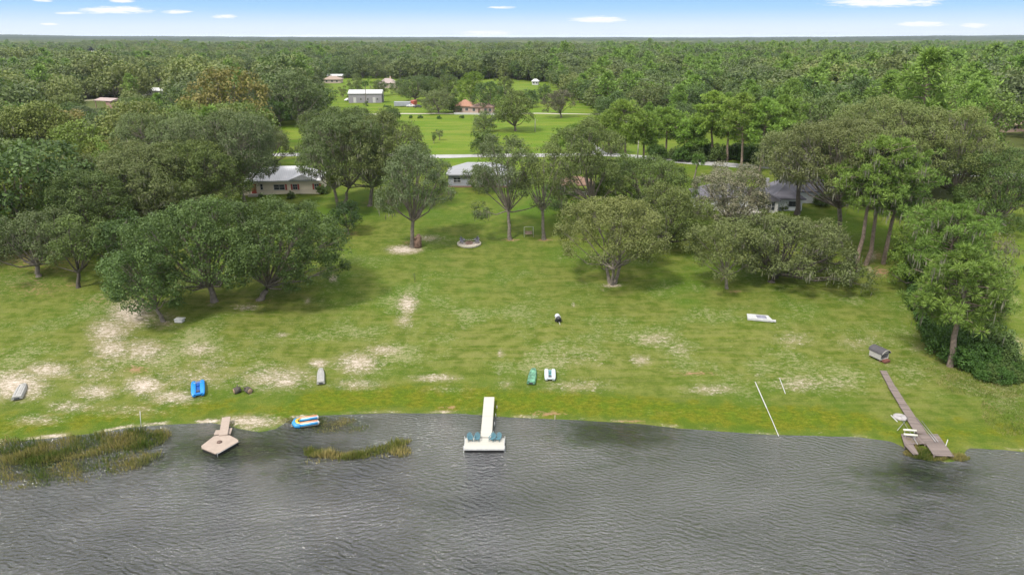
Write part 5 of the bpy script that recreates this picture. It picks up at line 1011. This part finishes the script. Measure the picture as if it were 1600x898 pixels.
for i in order[:NIND]:
    P = (pts[i, 0], pts[i, 1], gz[i] - .05); pine = rng.random() < (.28 if ppx[i] > 930 else .06)
    k = int(rng.integers(8, 10)) if pine else int(rng.integers(0, 8)); nm, pr = protos[k]; s = scl[i] * (.85 if pine else 1)
    cn = 'fresh green' if pine else names[int(rng.choice(5, p=[.42, .24, .1, .2, .04]))]
    o = put(nm, pr, P, 'x', 'tree', None, rng.uniform(0, 6.28), (1, 1, 1) if pine else palette[cn], (s, s, s * rng.uniform(.9, 1.12)))
    cxx, cyy = float(tx[i]), (float(ty[i]) + float(ppy[i])) / 2
    D = sorted((math.hypot(cxx - l[1], (cyy - l[2]) * 1.6), l) for l in LM)[0]; dx, dy = cxx - D[1][1], (cyy - D[1][2]) * 1.6
    di = ('right of' if dx > 0 else 'left of') if abs(dx) > abs(dy) else ('in front of' if dy > 0 else 'behind')
    made.append((D[0], cn + ' ' + ('pine' if pine else ('mossy oak' if k > 4 else 'rounded oak')), di, D[1][0], o))
for d_, kd, di, ln, o in sorted(made, key=lambda q: q[0]):
    key = (kd, di, ln); c_ = TALLY.get(key, 0); TALLY[key] = c_ + 1; o['label'] = '%s %s %s the %s' % (ORD[min(c_, 13)], kd, di, ln); o['group'] = 'trees of the surrounding wood'
rest = order[NIND:]
# the rest of the wood: one mass
n = len(rest)
scatter('woodland', np.stack([pts[rest, 0], pts[rest, 1], gz[rest] - .05], 1), scl[rest], np.where(rng.random(n) < np.where(ppx[rest] > 930, .25, .08), rng.integers(6, 8, n), rng.integers(0, 6, n)), lows, 'dense mixed wood of oaks and pines stretching into the distance', 'woodland', 3)

# far canopy to the horizon
R0 = 2150; nr = 330; na = 1500; rr_ = R0 * (13500 / R0) ** (np.linspace(0, 1, nr)); an = np.linspace(-R_(50), R_(50), na); RR, AA = np.meshgrid(rr_, an, indexing='ij'); rg = np.random.default_rng(4)
FX = RR * np.sin(AA); FY = RR * np.cos(AA); FZ = terr(FX, FY) + 7 + rg.uniform(0, 5.5, RR.shape) * (.5 + .5 * np.sin(FX * .004) * np.sin(FY * .003 + 1) + .4)
FZ = FZ + 2.0 * np.sin(FX * .011 + 3 * np.sin(FY * .002)) + 2.5 * np.sin(FX*.0013+1)*np.sin(FY*.0017)
ii = np.arange(RR.size).reshape(RR.shape); FF = np.stack([ii[:-1, :-1], ii[1:, :-1], ii[1:, 1:], ii[:-1, 1:]], -1).reshape(-1, 4)
fm = bpy.data.materials.new('far_canopy'); fm.use_nodes = True; nt = fm.node_tree; b = nt.nodes['Principled BSDF']; g = nt.nodes.new('ShaderNodeNewGeometry').outputs['Position']
a_ = NOISE(nt, MAPV(nt, g, (1, 1, 0)), .05, 4, .75); b2_ = NOISE(nt, MAPV(nt, g, (1, .7, 0)), .0035, 4, .6)
c = MIX(nt, SM(nt, a_, .35, .65), (.02, .035, .012), (.09, .11, .04)); c = MIX(nt, M_(nt, 'MULTIPLY', SM(nt, b2_, .5, .65), .7), c, (.14, .145, .055)); c = MIX(nt, M_(nt, 'MULTIPLY', SM(nt, b2_, .5, .36), .7), c, (.025, .038, .018)); ln_ = nt.nodes.new('ShaderNodeVectorMath'); ln_.operation = 'LENGTH'; nt.links.new(g, ln_.inputs[0]); c = MIX(nt, M_(nt, 'MULTIPLY', SM(nt, ln_.outputs['Value'], 4200, 6500), .8), c, (.02, .032, .018))
nt.links.new(c, b.inputs['Base Color']); b.inputs['Roughness'].default_value = 1; b.inputs['Specular IOR Level'].default_value = 0
link('far_woodland', np_mesh('far_woodland', np.stack([FX, FY, FZ], -1).reshape(-1, 3), FF, fm), kind='stuff', label='hazy far-off wood reaching up to the horizon ridge', cat='woodland')

# ------------------------------------------------------------------ reeds and shore grass (uncountable)
def blades(name, regions, m, hgt, wid, label, cat, lean=.25, z_water=True):
    r = np.random.default_rng(abs(hash(name)) % 1000 if False else len(name)); P = []
    for (cx, cy, rx, ry, n, hs, rot) in regions:
        k = 0; a = r.uniform(0, 6.283, n); q = np.sqrt(r.uniform(0, 1, n)); x = cx + rx * q * np.cos(a) * math.cos(rot) - ry * q * np.sin(a) * math.sin(rot); y = cy + rx * q * np.cos(a) * math.sin(rot) + ry * q * np.sin(a) * math.cos(rot)
        for xx, yy in zip(x, y):
            wx_, wy_ = on_plane(xx, yy, 0); P.append((wx_, wy_, max(float(terr(wx_, wy_)), -.05), hs))
    P = np.array(P); n = len(P); f = np.sin(P[:, 0] * 1.7 + 2 * np.sin(P[:, 1])) * .3 + .8; A = unit(np.array([0, 0, 1.]) + r.normal(size=(n, 3)) * lean); an = r.uniform(0, 6.28, n); W = np.stack([np.cos(an), np.sin(an), 0 * an], 1)
    V, F, T = kites(P[:, :3], A, W, hgt * P[:, 3] * f * r.uniform(.5, 1.2, n), wid * r.uniform(.6, 1.3, n), np.clip(.45 + .35 * np.sin(P[:, 0] * .9 + 2 * np.sin(P[:, 1] * .8)) + r.uniform(-.35, .35, n), 0, 1)); o = link(name, np_mesh(name, V, F, m, {'tint': ('FLOAT', T.astype(np.float32))}), kind='stuff', label=label, cat=cat); return o
REED = leaf_mat('reed_leaves', (.10, .13, .02), (.42, .33, .14), hue_var=0, trans=.4); REEDG = leaf_mat('shore_grass_leaves', (.05, .085, .012), (.30, .24, .09), hue_var=0, trans=.4)
blades('reeds', [(525, 713, 50, 5, 1000, .9, .04), (600, 702, 46, 6, 800, .9, -.3), (625, 707, 18, 8, 320, .8, 0), (520, 668, 60, 9, 420, .3, 0), (490, 708, 14, 5, 300, 1, 0), (560, 716, 90, 5, 150, .6, -.1)], REED, 1.0, .045, 'golden reed island in the water between the two docks', 'reeds')
blades('reed_bed', [(130, 699, 140, 17, 3200, .8, -.14), (30, 707, 60, 20, 1000, .8, 0), (215, 689, 48, 15, 1300, .85, -.1), (110, 722, 130, 20, 1900, .6, -.16), (210, 724, 45, 9, 500, .7, -.3), (60, 748, 80, 14, 500, .5, -.15), (150, 735, 110, 16, 500, .5, -.2)], REEDG, 1.1, .045, 'tall green and brown reed bed along the left shore', 'reeds')
blades('shore_grass', [(1445, 712, 35, 7, 2600, .6, .15), (1425, 695, 12, 8, 700, .5, 0), (1500, 716, 16, 5, 500, .6, 0), (500, 658, 60, 7, 1500, .3, 0)], REEDG, .9, .035, 'green weeds growing in the water around the old platform', 'grass')
blades('tall_grass', [(1580, 648, 50, 36, 2200, .7, .2), (1530, 612, 70, 16, 1600, .7, .1), (1500, 600, 60, 10, 700, .6, .2)], leaf_mat('tall_grass_leaves', (.10, .15, .02), (.34, .30, .12), hue_var=0, trans=.45), .6, .035, 'tall rough grass below the hedge at the right edge', 'grass', lean=.45)

# ------------------------------------------------------------------ haze
hz = MB(); hz.box((0, 7000, 40), (40000, 44000, 94)); hm = bpy.data.materials.new('haze'); hm.use_nodes = True; nt = hm.node_tree; nt.nodes.clear(); o_ = nt.nodes.new('ShaderNodeOutputMaterial'); pv = nt.nodes.new('ShaderNodeVolumePrincipled')
pv.inputs['Color'].default_value = (.78, .87, 1, 1); pv.inputs['Density'].default_value = 4.2e-5; pv.inputs['Anisotropy'].default_value = .2; nt.links.new(pv.outputs[0], o_.inputs['Volume']); hz.build('haze', hm, kind='stuff', label='thin bluish air haze over the whole place', cat='haze')
